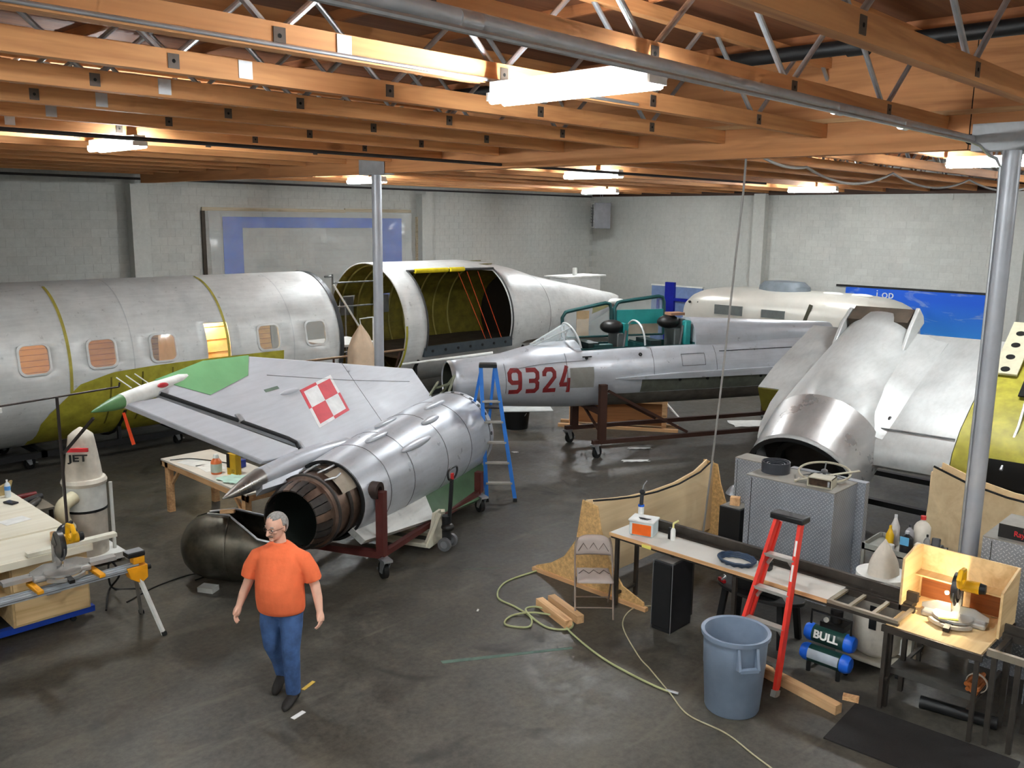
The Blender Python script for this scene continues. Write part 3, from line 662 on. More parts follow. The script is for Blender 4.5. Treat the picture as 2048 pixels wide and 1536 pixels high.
def jskin(s0, s1, ns, a0, a1, na, dr=0.0, skip=None, extra=(), aextra=()):
    xs = grid(s0, s1, ns, extra); th = grid(a0, a1, na, aextra); m = MB(); vs = []; fs = []
    for x in xs:
        for t in th: vs.append(jpt(x, t, dr))
    n = len(th)
    for i in range(len(xs)-1):
        for j in range(n-1):
            if skip and skip((xs[i]+xs[i+1])/2, (th[j]+th[j+1])/2): continue
            fs.append((i*n+j, (i+1)*n+j, (i+1)*n+j+1, i*n+j+1))
    return m.add(vs, fs)
CA = .68
sk = jskin(0, 8.2, 40, -pi, pi, 56, 0, lambda s, t: 2.45 < s < 4.85 and abs(t) < CA, (2.45, 4.85), (-CA, CA)).build('skin', M_SILVER, J, 60); q = sk.modifiers.new('thickness', 'SOLIDIFY'); q.thickness = -.02; q.offset = 1
MB().cyl((.5, 0, 1.45), (.52, 0, 1.45), .40, n=32).build('intake_bulkhead', M_BLACK, J); jskin(.02, .52, 3, -pi, pi, 48, -.03).build('intake_duct', mat('dark_duct', srgb(46, 48, 40), .7), J)
jskin(-.0, .06, 1, -pi, pi, 48, .004).build('intake_lip', alu('bare_lip', (.5, .5, .5), .4, .8), J)
# cockpit tub
m = MB()
for s0, s1 in ((2.45, 3.72), (3.80, 4.85)):
    m.box(s0, -.36, 1.42, s1, .36, 1.45); m.box(s0, -.375, 1.42, s1, -.355, 2.02); m.box(s0, .355, 1.42, s1, .375, 2.02); m.box(s0, -.36, 1.42, s0+.02, .36, 2.05); m.box(s1-.02, -.36, 1.42, s1, .36, 2.05)
m.build('cockpit_tub', M_TEALD, J)
for s in (2.62, 3.92): MB().box(s, -.3, 1.75, s+.22, .3, 2.1).build('instrument_panel', mat('panel_dark', srgb(26, 40, 40), .5), J)
MB().box(2.72, -.34, 2.0, 3.1, -.2, 2.07).build('side_console', M_TEALD, J)
M_SEAT = mat('seat_grey', srgb(92, 98, 98), .5, .3)
for s, dz in ((3.28, 0), (4.5, .06)):
    st = MB().box(s-.38, -.22, 1.55, s+.05, .22, 1.68).box(s-.02, -.2, 1.6, s+.12, .2, 2.25+dz).build('ejection_seat', M_SEAT, J, bev=.02)
    m = MB(); m.ball((s-.05, 0, 2.36+dz), (.23, .19, .13), 18, 12); m.build('headrest', mat('black_leather', srgb(20, 19, 19), .45), st)
    for e in (-.2, .2): MB().cyl((s+.08, e, 1.8), (s+.16, e, 2.3+dz), .025, n=8).build('seat_rail', M_STEEL, st)
    MB().box(s+.14, -.17, 2.0, s+.22, .17, 2.42+dz).build('seat_back_plate', M_TEAL if dz == 0 else M_SEAT, st)
MB().box(4.66, -.28, 1.9, 4.8, .28, 2.46).build('rear_teal_bulkhead', M_TEAL, J, bev=.03)
MB().box(4.42, -.15, 2.55, 4.72, .1, 2.60).build('headrest_top', mat('tan_leather', srgb(150, 112, 88), .6), J)
# windscreen and arches
M_WFR = mat('pale_frame_paint', srgb(205, 208, 208), .4, .3)
def arch(s, h, wdt=.37, base=2.03, lean=0.0, n=16):
    return [Vector((s+lean*sin(pi*i/n), -wdt*cos(pi*i/n), base+h*sin(pi*i/n)**.8)) for i in range(n+1)]
m = MB(); n = 16; A_ = arch(2.44, .42, lean=-.16); nose = [Vector((1.56+.3*(1-sin(pi*i/n)), -.30*cos(pi*i/n)*(1-.55*sin(pi*i/n)), 2.05+.02*sin(pi*i/n))) for i in range(n+1)]
M_CANOPY = glass('canopy_glass', (.75, .82, .84), .28, .05)
m.loft([nose, A_], False, False, False); ws = m.build('windscreen_glass', M_CANOPY, J)
MB().tube(A_, .022, 8).build('windscreen_arch', M_WFR, ws); 
for i in (5, 11): MB().tube([nose[i], A_[i]], .014, 6).build('windscreen_strut', M_WFR, ws)
MB().tube(arch(3.76, .43, lean=-.04), .02, 8).build('rear_arch', M_WFR, J)
# canopies swung open to the far side
def canopy(s0, s1, z0, za, zb, lab):
    P = [Vector((s0, .43, z0)), Vector((s0-.01, .45, za-.1)), Vector((s0+.06, .46, za)), Vector((s0+.14, .46, za+.02)), Vector((s1-.12, .46, zb)), Vector((s1-.03, .46, zb-.02)), Vector((s1, .45, zb-.12)), Vector((s1, .43, z0))]
    c = MB().tube(P, .036, 8).build('canopy_frame', M_TEALD, J); MB().cyl((s0, .43, z0), (s1, .43, z0), .02, n=8).build('hinge_rail', M_TEALD, c)
    m = MB(); m.add([(p.x, p.y+.02, p.z) for p in P], [tuple(range(8))]); g = m.build('canopy_glass', M_CANOPY, c); return c
c = canopy(2.42, 3.44, 2.12, 2.60, 2.76, '')
MB().box(2.72, .47, 2.12, 2.98, .49, 2.62).build('paper_cover', mat('tan_paper', srgb(205, 175, 135), .8), c)
c = canopy(3.52, 4.60, 2.12, 2.76, 2.87, '')
MB().box(3.56, .42, 2.34, 4.57, .46, 2.62).build('teal_fairing', M_TEAL, c); MB().box(3.60, .47, 2.12, 4.5, .49, 2.33).build('paper_cover', mat('tan_paper', srgb(205, 175, 135)), c)
# spine behind the cockpit
m = MB(); rings = []
for s, w_, h in ((4.84, .40, .36), (5.1, .40, .35), (6.0, .37, .30), (7.0, .33, .24), (8.2, .28, .18)):
    rings.append([Vector((s, -w_*cos(pi*i/16), 2.0+(h+.14)*sin(pi*i/16)**.75)) for i in range(17)])
m.loft(rings, True, True, False); m.build('spine', M_SILVER, J, 50)
m = MB()
for z0_, s0_, s1_ in ((2.02, 5.3, 8.0),): m.tube([jpt(s0_, .95, .004), jpt(6.5, .92, .004), jpt(s1_, .9, .004)], .008, 5)
m.build('panel_seam', M_BLACK, J)
# wing root cut-off and darkened belly
m = MB(); m.loft([[Vector((s, -y, z)) for y, z in ((yb-.05, zt), (yb+dy, zt), (yb+dy, zt-h), (yb-.05, zt-h))] for s, yb, zt, h, dy in ((3.05, .60, 1.475, .01, .005), (3.5, .61, 1.50, .06, .05), (4.2, .62, 1.53, .1, .08), (7.8, .63, 1.57, .16, .1))]); m.build('wing_root_stub', M_SILVER, J)
m = jskin(3.6, 7.8, 10, 1.62, 2.1, 5, .006); m.build('bare_root_band', mat('grey_green_metal', srgb(96, 98, 88), .55, .3, .2, 8), J)
jskin(2.95, 7.9, 12, 2.12, 3.14, 8, .004).build('shaded_soiled_belly', mat('shaded_grimy_belly', srgb(92, 86, 78), .7, .1, .3, 5), J)  # underside shade put into the colour, along with grime
for s in (4.4, 5.0, 5.3, 6.2): MB().cyl(jpt(s, 1.75, .0), jpt(s, 1.75, .02), .03, n=10).build('root_fitting', M_BLACK, J)
jskin(2.15, 2.62, 4, 1.25, 1.85, 5, .005).build('grey_patch', mat('patch_grey', srgb(140, 138, 132), .6, .1), J)
for z_a, s0_, s1_ in ((.98, 1.1, 2.5),): MB().tube([jpt(s0_+(s1_-s0_)*i/8, 1.05, .003) for i in range(9)], .005, 5).build('panel_seam', M_STEEL, J)
for s in (.95, 2.1, 3.85, 5.2): MB().tube([jpt(s, .75+.09*i, .002) for i in range(14)], .005, 5).build('panel_seam', M_STEEL, J)
for a in (1.0, 1.35): MB().tube([jpt(4.45+.5*i/4, a, .003) for i in range(5)], .006, 5).build('access_panel_edge', M_STEEL, J)
for s in (4.45, 4.95): MB().tube([jpt(s, 1.0+.35*i/4, .003) for i in range(5)], .006, 5).build('access_panel_edge', M_STEEL, J)
m = MB().cyl(jpt(2.5, .98, 0), jpt(2.5, .98, .02), .03, n=8); m.box(2.42, jpt(2.5, .98).y-.02, jpt(2.5, .98).z+.02, 2.6, jpt(2.5, .98).y+.005, jpt(2.5, .98).z+.04); m.build('latch', M_BLACK, J)
m = MB(); m.pipe(jpt(3.6, .95, -.01), jpt(3.6, .95, .015), .035, .018, 14); m.build('port', M_BLACK, J)
MB().cyl((-.78, .12, 1.80), (.9, .12, 1.93), .018, .03, n=10).build('pitot_boom', M_WHITE, J)
# number, laid on the curved skin stroke by stroke
DIG = {'9': [(.085, .55, .085, .8), (.085, .8, .19, .915), (.19, .915, .43, .915), (.43, .915, .535, .8), (.535, .8, .535, .2), (.535, .2, .43, .085), (.43, .085, .08, .085), (.085, .55, .19, .45), (.19, .45, .535, .45)],
       '3': [(.085, .915, .43, .915), (.43, .915, .535, .8), (.535, .8, .535, .6), (.535, .6, .44, .5), (.2, .5, .44, .5), (.44, .5, .535, .4), (.535, .4, .535, .2), (.535, .2, .43, .085), (.43, .085, .085, .085)],
       '2': [(.085, .7, .085, .8), (.085, .8, .19, .915), (.19, .915, .43, .915), (.43, .915, .535, .8), (.535, .8, .535, .62), (.535, .62, .12, .12), (.085, .085, .57, .085)],
       '4': [(.36, .99, .1, .32), (.085, .3, .62, .3), (.45, .52, .45, 0.01)]}
for ch, s0_ in zip('9324', (.98, 1.30, 1.62, 1.93)):
    m = MB(); H_ = .46
    for x0_, y0_, x1_, y1_ in DIG[ch]:
        d_ = Vector((x1_-x0_, y1_-y0_)); L_ = d_.length; d_.normalize(); nn = Vector((-d_.y, d_.x))*.085; e_ = .04; rows = []
        for i in range(7):
            c_ = Vector((x0_, y0_))+d_*(-e_+(L_+2*e_)*i/6); row = []
            for q_ in (1, -1):
                p_ = c_+nn*q_; s_ = s0_+p_.x*H_*.92; z_ = 1.27+p_.y*H_; w_, tp, bt = jp(s_); u_ = max(-1, min(1, (z_-(tp+bt)/2)/((tp-bt)/2))); row.append(Vector((s_, -(w_*sqrt(1-u_*u_)+.004), z_)))
            rows.append(row)
        m.loft(rows, False, False, False)
    m.build('digit', M_RED, J)
# trolley
for y in (-.62, .62):
    MB().box(2.72, y-.05, .28, 2.86, y+.05, 1.38 if y < 0 else 1.2).build('trolley_post', M_RUSTB, J); MB().bar((2.9, y, 1.25), (4.6, y, .36), .05).build('trolley_brace', M_RUSTB, J)
    MB().box(2.6, y-.04, .26, 7.4, y+.04, .34).build('trolley_rail', M_RUSTB, J)
MB().bar((2.8, -.6, .42), (2.8, .6, 1.0), .04).build('trolley_brace', M_RUSTB, J); MB().box(2.74, -.6, .8, 2.84, .6, .9).build('trolley_cross', M_RUSTB, J)
for s in (2.7, 7.3):
    for y in (-.62, .62): caster(J, s, y, .5, .27, .11)
for y in (-.62, .62): MB().box(7.2, y-.05, .28, 7.34, y+.05, 1.2).build('trolley_post', M_RUSTB, J)
# ================================================================ JET TAIL SECTION
T = thing('jet_tail_section', 'silver jet tail section rolled over with checkerboard fin and exposed nozzle', 'aircraft', (5.97, 8.76, 0), radians(23.8))
KT, AX = 1.07, .98
BM = Matrix.Translation((0, 0, AX)) @ Matrix.Scale(KT, 4)
ph = radians(45); FM = BM @ Matrix(((1, 0, 0, 0), (0, cos(ph), -sin(ph), 0), (0, sin(ph), cos(ph), 0), (0, 0, 0, 1)))
def ringx(s, r, n=40, oy=0, oz=0): return [Vector((s, r*sin(2*pi*i/n)+oy, r*cos(2*pi*i/n)+oz)) for i in range(n)]
prof = [(.0, .465), (.3, .495), (.8, .53), (1.5, .565), (2.4, .60), (3.55, .62)]
MB().xf(BM).loft([ringx(s, r) for s, r in prof]+[ringx(3.55, .55), ringx(3.4, .5)], False, True).build('fuselage_skin', M_SILVER, T, 50)
MB().xf(BM).loft([ringx(.02, .465), ringx(-.02, .47), ringx(-.02, .44), ringx(.25, .43)], False, False).build('rear_rim', M_BLACK, T)
for s in (.55, 1.1, 2.0, 2.75, 3.42):
    r = [b for a, b in prof if a <= s][-1]; r2 = next(((ra+(rb-ra)*(s-a)/(b-a)) for (a, ra), (b, rb) in zip(prof, prof[1:]) if a <= s <= b)); MB().xf(BM).loft([ringx(s-.006, r2+.001), ringx(s-.006, r2+.004), ringx(s+.006, r2+.004), ringx(s+.006, r2+.001)], False, False).build('panel_seam', M_STEEL, T)
for i in range(12): a = radians(-70+14*i); MB().xf(BM).cyl((3.46, -.622*sin(a), .622*cos(a)), (3.46, -.628*sin(a), .628*cos(a)), .028, n=10).build('rim_bolt_hole', mat('hole_grey', srgb(70, 70, 72), .6), T)
# engine and petals
M_ENG = mat('burnt_engine_steel', srgb(116, 96, 84), .42, .8, .45, 4)
M_ENGD = mat('sooty_steel', srgb(64, 59, 56), .55, .6, .3, 6)
eng = MB().xf(BM).loft([ringx(.25, .40), ringx(-.15, .405), ringx(-.2, .385), ringx(-.38, .38), ringx(-.40, .40), ringx(-.44, .40), ringx(-.46, .375), ringx(-.52, .37)], True, False).build('afterburner_pipe', M_ENG, T, 40)
for s in (-.42, -.17, .05): MB().xf(BM).loft([ringx(s-.02, .40), ringx(s-.015, .42), ringx(s+.015, .42), ringx(s+.02, .40)], False, False).build('clamp_band', M_ENGD, eng)
for i in range(24):
    a0, a1 = 2*pi*(i+.06)/24, 2*pi*(i+.94)/24; m = MB().xf(BM)
    R = lambda s, r: [Vector((s, r*sin(a0+(a1-a0)*k/3), r*cos(a0+(a1-a0)*k/3))) for k in range(4)]
    lo = [R(-.50, .372), R(-.62, .365), R(-.74, .33)]; hi = [R(-.74, .315), R(-.62, .345), R(-.50, .352)]
    m.loft(lo+hi+[lo[0]], False, False, False); m.build('nozzle_petal', M_ENGD if i % 3 else M_ENG, eng)
MB().xf(BM).loft([ringx(-.52, .35), ringx(-.1, .30), ringx(.6, .28)], False, True).build('nozzle_liner', mat('dark_green_liner', srgb(20, 28, 24), .7), eng)
m = MB().xf(BM); 
for s, a, L_ in ((-.35, -.2, .3), (-.3, .15, .35), (-.38, .5, .28)): m.tube([Vector((s, -.41*sin(a), .41*cos(a))), Vector((s+L_/2, -.45*sin(a+.12), .45*cos(a+.12))), Vector((s+L_, -.43*sin(a+.05), .43*cos(a+.05)))], .012, 6)
m.build('actuator_lines', M_ZINC, eng)
MB().xf(BM).loft([[Vector((s, -r*sin(a), r*cos(a))) for a in [.35+.09*k for k in range(9)]] for s, r in ((-.05, .435), (.0, .44))]+[[Vector((s, -r*sin(a), r*cos(a))) for a in [.35+.09*k for k in range(9)]] for s, r in ((-.3, .425), (-.05, .435))], False, False, False).build('bare_heat_shield', mat('pale_heat_shield', srgb(150, 138, 122), .5, .4), eng)
# blister fairings
for s, a, L_ in ((2.65, .15, .34), (1.55, -.15, .3), (1.4, .85, .42), (.95, .2, .28), (2.1, .5, .26)):
    r2 = next(((ra+(rb-ra)*(s-p)/(q-p)) for (p, ra), (q, rb) in zip(prof, prof[1:]) if p <= s <= q))
    m = MB().xf(BM @ Matrix.Translation((s, -r2*sin(a), r2*cos(a))) @ Matrix.Rotation(a, 4, 'X')); m.ball((0, 0, 0), (L_, .055, .04), 16, 10); m.build('blister_fairing', M_SILVER, T)
m = MB().xf(BM); p = Vector((.2, -.45, .12)); m.pipe(p, p+Vector((0, -.10, .0)), .10, .05, 20); m.build('trunnion_boss', mat('dark_boss', srgb(62, 50, 46), .5, .5), T)
# fin
def fprism(poly, e0, e1, name, mt, par=None, bev=0.0): return MB().xf(FM).prism(poly, e0, e1).build(name, mt, par or T, 30, bev)
M_FIN = alu('fin_grey_paint', (.52, .53, .57), .5, .05, .04, (.5, .5, .52))
fin_poly = [(3.6, .42), (3.78, 1.19), (.57, 2.04), (-.21, 2.10), (-1.05, 2.0), (-1.3, 1.94), (-1.10, 1.84), (.24, .76), (.2, .42)]
fin = fprism(fin_poly, -.05, .05, 'fin', M_FIN, bev=.02)
M_GREEN = mat('green_dielectric', srgb(118, 172, 120), .5, 0, .06, 4)
fprism([(-1.05, 2.005), (-.21, 2.105), (.57, 2.045), (.29, 1.78), (-.5, 1.66)], -.055, .055, 'green_tip', M_GREEN, fin)
fprism([(-1.16, 1.80), (-1.6, 1.83), (-.5, .72), (.06, .63), (.16, .70)], -.035, .035, 'rudder', M_FIN, fin, .012)
MB().xf(FM).tube([(-1.10, 1.84, .03), (-.4, 1.28, .04), (.12, .86, .04), (.2, .78, .03), (.17, .70, .03)], .022, 8).build('hinge_gap', mat('dark_gap', srgb(40, 40, 42), .6), fin)
MB().xf(FM).box(-.40, 1.24, .03, -.33, 1.34, .07).build('hinge_bracket', M_ZINC, fin)
tp = MB().xf(FM).loft([[Vector((s, 1.845+(s+1.98)*.09+r*cos(2*pi*i/14), r*sin(2*pi*i/14))) for i in range(14)] for s, r in ((-1.60, .075), (-1.2, .085), (-.7, .07), (-.35, .03))]).build('tip_pod', M_WHITE, fin)
MB().xf(FM).loft([[Vector((s, 1.845+(s+1.98)*.09+r*cos(2*pi*i/14), r*sin(2*pi*i/14))) for i in range(14)] for s, r in ((-2.0, .006), (-1.85, .04), (-1.7, .065), (-1.60, .075))]).build('pod_nose', mat('pod_green', srgb(88, 132, 84), .5), tp)
MB().xf(FM).ball((-1.05, 1.90, .085), (.08, .03, .012)).build('red_mark', mat('red_mark', srgb(170, 30, 40), .5), tp)
for s in (-1.35, -1.22, -1.1): MB().xf(FM).cyl((s, 2.0, 0), (s-.08, 2.16, .0), .006, n=6).build('static_wick', M_WHITE, tp)
m = MB().xf(FM); m.loft([[Vector((s, d+r*cos(2*pi*i/18), .02+r*sin(2*pi*i/18))) for i in range(18)] for s, d, r in ((-1.36, .52, .008), (-1.2, .53, .045), (-.95, .55, .085), (-.7, .565, .105), (.0, .57, .12), (.5, .54, .12), (1.0, .5, .10))]); m.build('parachute_pod', M_SILVER, T, 50)
m = MB().xf(FM); m.loft([[Vector((s, d+r*cos(2*pi*i/18), .02+r*sin(2*pi*i/18))) for i in range(18)] for s, d, r in ((-1.37, .52, .006), (-1.2, .53, .047), (-.95, .55, .088), (-.72, .565, .108))]); m.build('pod_tail_cone', alu('bare_cone', (.42, .40, .37), .35, .85), T, 50)
fprism([(-.85, .42), (-.7, .56), (.3, .55), (.3, .40), (-.2, .36)], -.06, .06, 'pod_skirt', M_SILVER, T)
fprism([(1.5, .5), (3.5, .55), (3.5, .46), (1.2, .46)], -.09, .09, 'fin_root_fillet', M_SILVER, T, .03)
MB().xf(BM).add([(-1.62, 1.30, 1.22), (-1.58, 1.30, 1.22), (-1.50, 1.27, .88), (-1.55, 1.27, .88)], [(0, 1, 2, 3)]).build('warning_ribbon', mat('ribbon_orange', srgb(225, 72, 24), .7), fin)
# checkerboard insignia: four squares with counter-changed borders
c1_, c2_, c3_, c4_ = [Vector(p) for p in ((.99, 1.36), (1.68, 1.43), (1.50, .95), (.81, .88))]
def cq(u_, v_): return c4_*(1-u_)*(1-v_)+c3_*u_*(1-v_)+c2_*u_*v_+c1_*(1-u_)*v_
M_CR = mat('insignia_red', srgb(214, 62, 74), .55); M_CW = mat('insignia_white', srgb(232, 230, 230), .55)
for u0, v0, inner, outer in ((0, .5, M_CW, M_CR), (.5, .5, M_CR, M_CW), (0, 0, M_CR, M_CW), (.5, 0, M_CW, M_CR)):
    bo = .09; uo0, uo1 = (u0-bo, u0+.5) if u0 == 0 else (u0, u0+.5+bo); vo0, vo1 = (v0-bo, v0+.5) if v0 == 0 else (v0, v0+.5+bo)
    q = fprism([tuple(cq(uo0, vo0)), tuple(cq(uo1, vo0)), tuple(cq(uo1, vo1)), tuple(cq(uo0, vo1))], .049, .053, 'insignia_border', outer, fin)
    fprism([tuple(cq(u0, v0)), tuple(cq(u0+.5, v0)), tuple(cq(u0+.5, v0+.5)), tuple(cq(u0, v0+.5))], .05, .055, 'insignia_square', inner, q)
MB().xf(FM).tube([(3.4, 1.0, .051), (1.9, 1.36, .051), (.6, 1.72, .051)], .004, 4).build('rivet_line', M_STEEL, fin); MB().xf(FM).tube([(2.2, 1.62, .051), (2.0, .6, .051)], .003, 4).build('rivet_line', M_STEEL, fin)
MB().xf(FM).box(.35, 1.50, .049, .62, 1.54, .054).build('stencil_mark', mat('stencil_green', srgb(110, 128, 112), .6), fin)
MB().xf(FM).ball((.75, 1.42, .05), (.2, .035, .03)).build('fin_blister', M_FIN, fin)
fprism([(-.04, -.42), (.0, -.62), (1.45, -.87), (1.72, -.42)], -.04, .04, 'ventral_fin_fairing', alu('pale_fairing', (.6, .6, .57), .5, .3), T)
fprism([(1.46, -.875), (2.71, -1.02), (3.48, -.68), (3.4, -.42), (1.72, -.42)], -.035, .035, 'ventral_fin', mat('ventral_green', srgb(66, 96, 66), .55), T)
# tubular bracket frame behind the rim
m = MB().xf(BM)
for a, b in (((3.55, .1, .6), (4.1, .25, .75)), ((4.1, .25, .75), (4.2, .5, .45)), ((3.6, .45, .5), (4.15, .55, .62)), ((3.9, .2, .68), (4.0, .52, .55)), ((3.55, .5, .3), (4.2, .5, .45))): m.bar(a, b, .03)
m.build('bracket_frame', mat('olive_grey_frame', srgb(120, 122, 100), .5, .3), T)
# cradle
for s, y in ((.22, -.60), (3.0, -.74)):
    MB().box(s-.055, y-.05, .30, s+.055, y+.05, AX+.12 if s < 1 else .62).build('cradle_post', M_RUST, T)
    MB().box(s-.05, y, .26, s+.05, .62, .34).build('cradle_cross', M_RUST, T); caster(T, s, y-.02, .9, .27, .105); caster(T, s, .62, .4, .27, .105)
    MB().box(s-.05, .57, .3, s+.05, .67, .8).build('cradle_post', M_RUST, T)
MB().bar((.22, .6, .3), (3.0, .6, .3), .07).build('cradle_rail', M_RUST, T); MB().bar((.22, -.60, .3), (3.0, -.74, .3), .07).build('cradle_rail', M_RUST, T)
# ================================================================ WING CENTRE SECTION WITH NACELLE
th = radians(28.6); W = thing('wing_centre_section', 'bare aluminium wing centre section with an engine nacelle tipped nose down', 'aircraft', (12.0, 5.45, 0))
WM = Matrix.Translation((0, 0, 1.08)) @ Matrix.Rotation(radians(4), 4, 'Z') @ Matrix(((cos(th), 0, -sin(th), 0), (0, 1, 0, 0), (sin(th), 0, cos(th), 0), (0, 0, 0, 1)))
foil = [(0, 0), (.05, .13), (.2, .25), (.6, .34), (1.2, .33), (2.2, .2), (3.15, .02), (3.15, -.0), (2.2, -.08), (1.2, -.14), (.5, -.16), (.15, -.13), (.03, -.06)]
def wing(b0, b1, sc=1.0): return MB().xf(WM).loft([[Vector((a, b, c*sc)) for a, c in foil] for b in (b0, b1)])
M_WING = alu('wing_skin', (.53, .54, .53), .45, .3, .12, (.45, .45, .43))
wing(-1.75, .9).build('wing_skin', M_WING, W, 40); MB().xf(WM).loft([[Vector((a, b, c*.93)) for a, c in [(.95, .345), (1.6, .31), (2.2, .2), (3.15, .02), (3.15, 0), (2.2, -.08), (1.6, -.12), (.95, -.15)]] for b in (.7, 1.25)]).build('outer_stub_skin', M_WING, W, 40)
MB().xf(WM).box(.93, .72, -.14, .95, 1.25, .31).build('stub_end_rib', M_CHROMD, W)
MB().xf(WM).tube([(.42, -.75, .312), (.42, -1.74, .312)], .012, 5).build('skin_joint', M_STEEL, W)
wing(-3.9, -1.76, 1.0).build('primer_root_panel', M_CHROM, W, 40)
m = MB().xf(WM); 
pl = m.box(2.0, -2.12, .26, 3.3, -1.80, .29).build('perforated_plate', mat('cream_plate', srgb(190, 185, 160), .5), W)
for a in (2.1, 2.4, 2.7, 3.0): MB().xf(WM).lathe([(.06, .291), (.06, .296)], 16, (a, -1.95, 0)).build('plate_hole', M_HOLE, pl)
MB().xf(WM).tube([(1.6, -2.35, .36), (.8, -2.40, .37), (.1, -2.35, .2)], .02, 6).build('edge_flange', M_ZINC, W)
MB().xf(WM).box(1.45, -2.9, .34, 1.85, -2.25, .36).build('root_cutout', M_HOLE, W); MB().xf(WM).loft([[Vector((a-.008, b, c)) for a, c in [(.22, .27), (.06, .15), (.0, .01), (.03, -.07), (.18, -.14)]] for b in (-3.85, -2.1)], False, False, False).build('open_leading_edge', M_HOLE, W)
NP = [(-.62, .74, .74, .0), (-.55, .765, .765, .0), (-.1, .79, .79, .0), (.32, .80, .80, .0), (.34, .785, .785, .0), (1.0, .74, .70, .02), (1.8, .66, .56, .06), (2.5, .57, .46, .09), (2.95, .52, .40, .10)]
def nring(a, w_, h, c, n=44): return [Vector((a, w_*sin(2*pi*i/n), c+h*cos(2*pi*i/n)+(.04 if cos(2*pi*i/n) > 0 else 0))) for i in range(n)]
nac = MB().xf(WM).loft([nring(*p) for p in NP], False, False).build('nacelle_skin', M_WING, W, 40); q = nac.modifiers.new('thickness', 'SOLIDIFY'); q.thickness = -.02; q.offset = 1
MB().xf(WM).loft([nring(a, w_+.004, h+.004, c) for a, w_, h, c in NP[1:4]], False, False).build('cowl_band', alu('cowl_band', (.48, .47, .46), .32, .6, .1), nac, 40)
MB().xf(WM).loft([nring(-.63, .77, .77, 0), nring(-.63, .70, .70, 0), nring(-.5, .70, .70, 0)], False, False).build('cowl_lip', M_RUBBER, nac)
MB().xf(WM).loft([nring(-.1, .74, .74, 0), nring(-.09, .2, .2, 0)], False, True).build('firewall', mat('sooty_firewall', srgb(34, 28, 24), .8, 0, .4, 5), nac)
MB().xf(WM).pipe((-.12, 0, 0), (-.3, 0, 0), .5, .42, 30).build('engine_mount_ring', M_BLACK, nac)
# open top at the rear of the nacelle: two raised walls and the dark gap between
for e, h in ((1, .02), (-1, .16)): MB().xf(WM).prism([(2.2, .36), (2.6, .50), (3.05, .5+h*.55), (3.2, .34), (3.2, .2), (2.3, .3)], e*.52-.03, e*.52+.03, 'xz').build('rear_wall', M_WING, nac, 30, .015)
MB().xf(WM).box(2.72, -.46, .40, 3.10, .46, .515).build('rear_opening', mat('grubby_recess', srgb(74, 64, 54), .8, 0, .3, 5), nac)
MB().xf(WM).loft([[Vector((a, -.45, c+.14)), Vector((a, -.68, c+.10)), Vector((a, -.80, c+.03)), Vector((a, -.98, c)), Vector((a, -.98, c-.05)), Vector((a, -.45, c-.05))] for a, c in ((.25, .24), (.6, .33), (1.2, .325), (2.2, .2), (2.9, .08))]).build('wing_fillet', M_WING, nac, 60)
MB().xf(WM).ball((.62, -.84, .34), (.05, .03, .02)).build('fuel_drain', M_BLACK, W)
# stand
m = MB()
for y in (-2.3, .9): MB().box(.6, y-.06, .26, 2.7, y+.06, .36).build('stand_rail', M_BLACK, W); MB().box(.75, y-.05, .3, .87, y+.05, 1.0).build('stand_post', M_BLACK, W); MB().box(2.4, y-.05, .3, 2.52, y+.05, 1.95).build('stand_post', M_BLACK, W)
for x in (.85, 2.45): MB().box(x-.05, -2.35, .28, x+.05, .95, .36).build('stand_cross', M_BLACK, W)
for x in (.7, 2.6):
    for y in (-2.3, .9): caster(W, x, y, .5, .26, .1)
# ================================================================ FOREGROUND RIGHT
def diamond(name, col, lug, freq=30.0):
    t = NT(name); t.pr(0.36, 0.35, 0.5); sep = t.new('ShaderNodeSeparateXYZ'); t.link(t.coords(), sep.inputs[0])
    u = t.math('ADD', sep.outputs['X'], sep.outputs['Y']); v = sep.outputs['Z']
    p = t.math('MULTIPLY', t.math('ADD', u, v), freq*.7071); q = t.math('MULTIPLY', t.math('SUBTRACT', u, v), freq*.7071)
    a = t.math('SUBTRACT', t.math('FRACT', p), .5); b = t.math('SUBTRACT', t.math('FRACT', q), .5)
    par = t.math('FLOORED_MODULO', t.math('ADD', t.math('FLOOR', p), t.math('FLOOR', q)), 2.0)
    def ell(a_, b_): return t.math('ADD', t.math('POWER', t.math('DIVIDE', a_, .46), 2.0), t.math('POWER', t.math('DIVIDE', b_, .17), 2.0))
    e = t.math('ADD', t.math('MULTIPLY', ell(a, b), t.math('SUBTRACT', 1.0, par)), t.math('MULTIPLY', ell(b, a), par))
    h = t.math('SUBTRACT', 1.0, t.math('MINIMUM', e, 1.0)); n = t.noise(t.coords(), 3.0, 3)
    c = t.ramp(n, [(0.3, sc3(col, .85)), (0.7, sc3(col, 1.15))]); t.base(t.mix(t.math('MULTIPLY', t.math('POWER', h, .8), .6), c, lug)); t.bump(h, 0.6, 0.003)
    MATS[name] = t.m; return t.m
M_DIA = diamond('diamond_plate', srgb(152, 156, 163), srgb(226, 228, 232))
M_DUST = mat('dusty_top', srgb(150, 146, 138), .75, .1, .12, 5)
M_OSB = mat('osb_board', srgb(204, 164, 108), .8, 0, .28, 26, .2, 60)
M_PLYD = wood('weathered_plywood', srgb(232, 206, 164), srgb(212, 180, 136), 0, .3, knots=False)
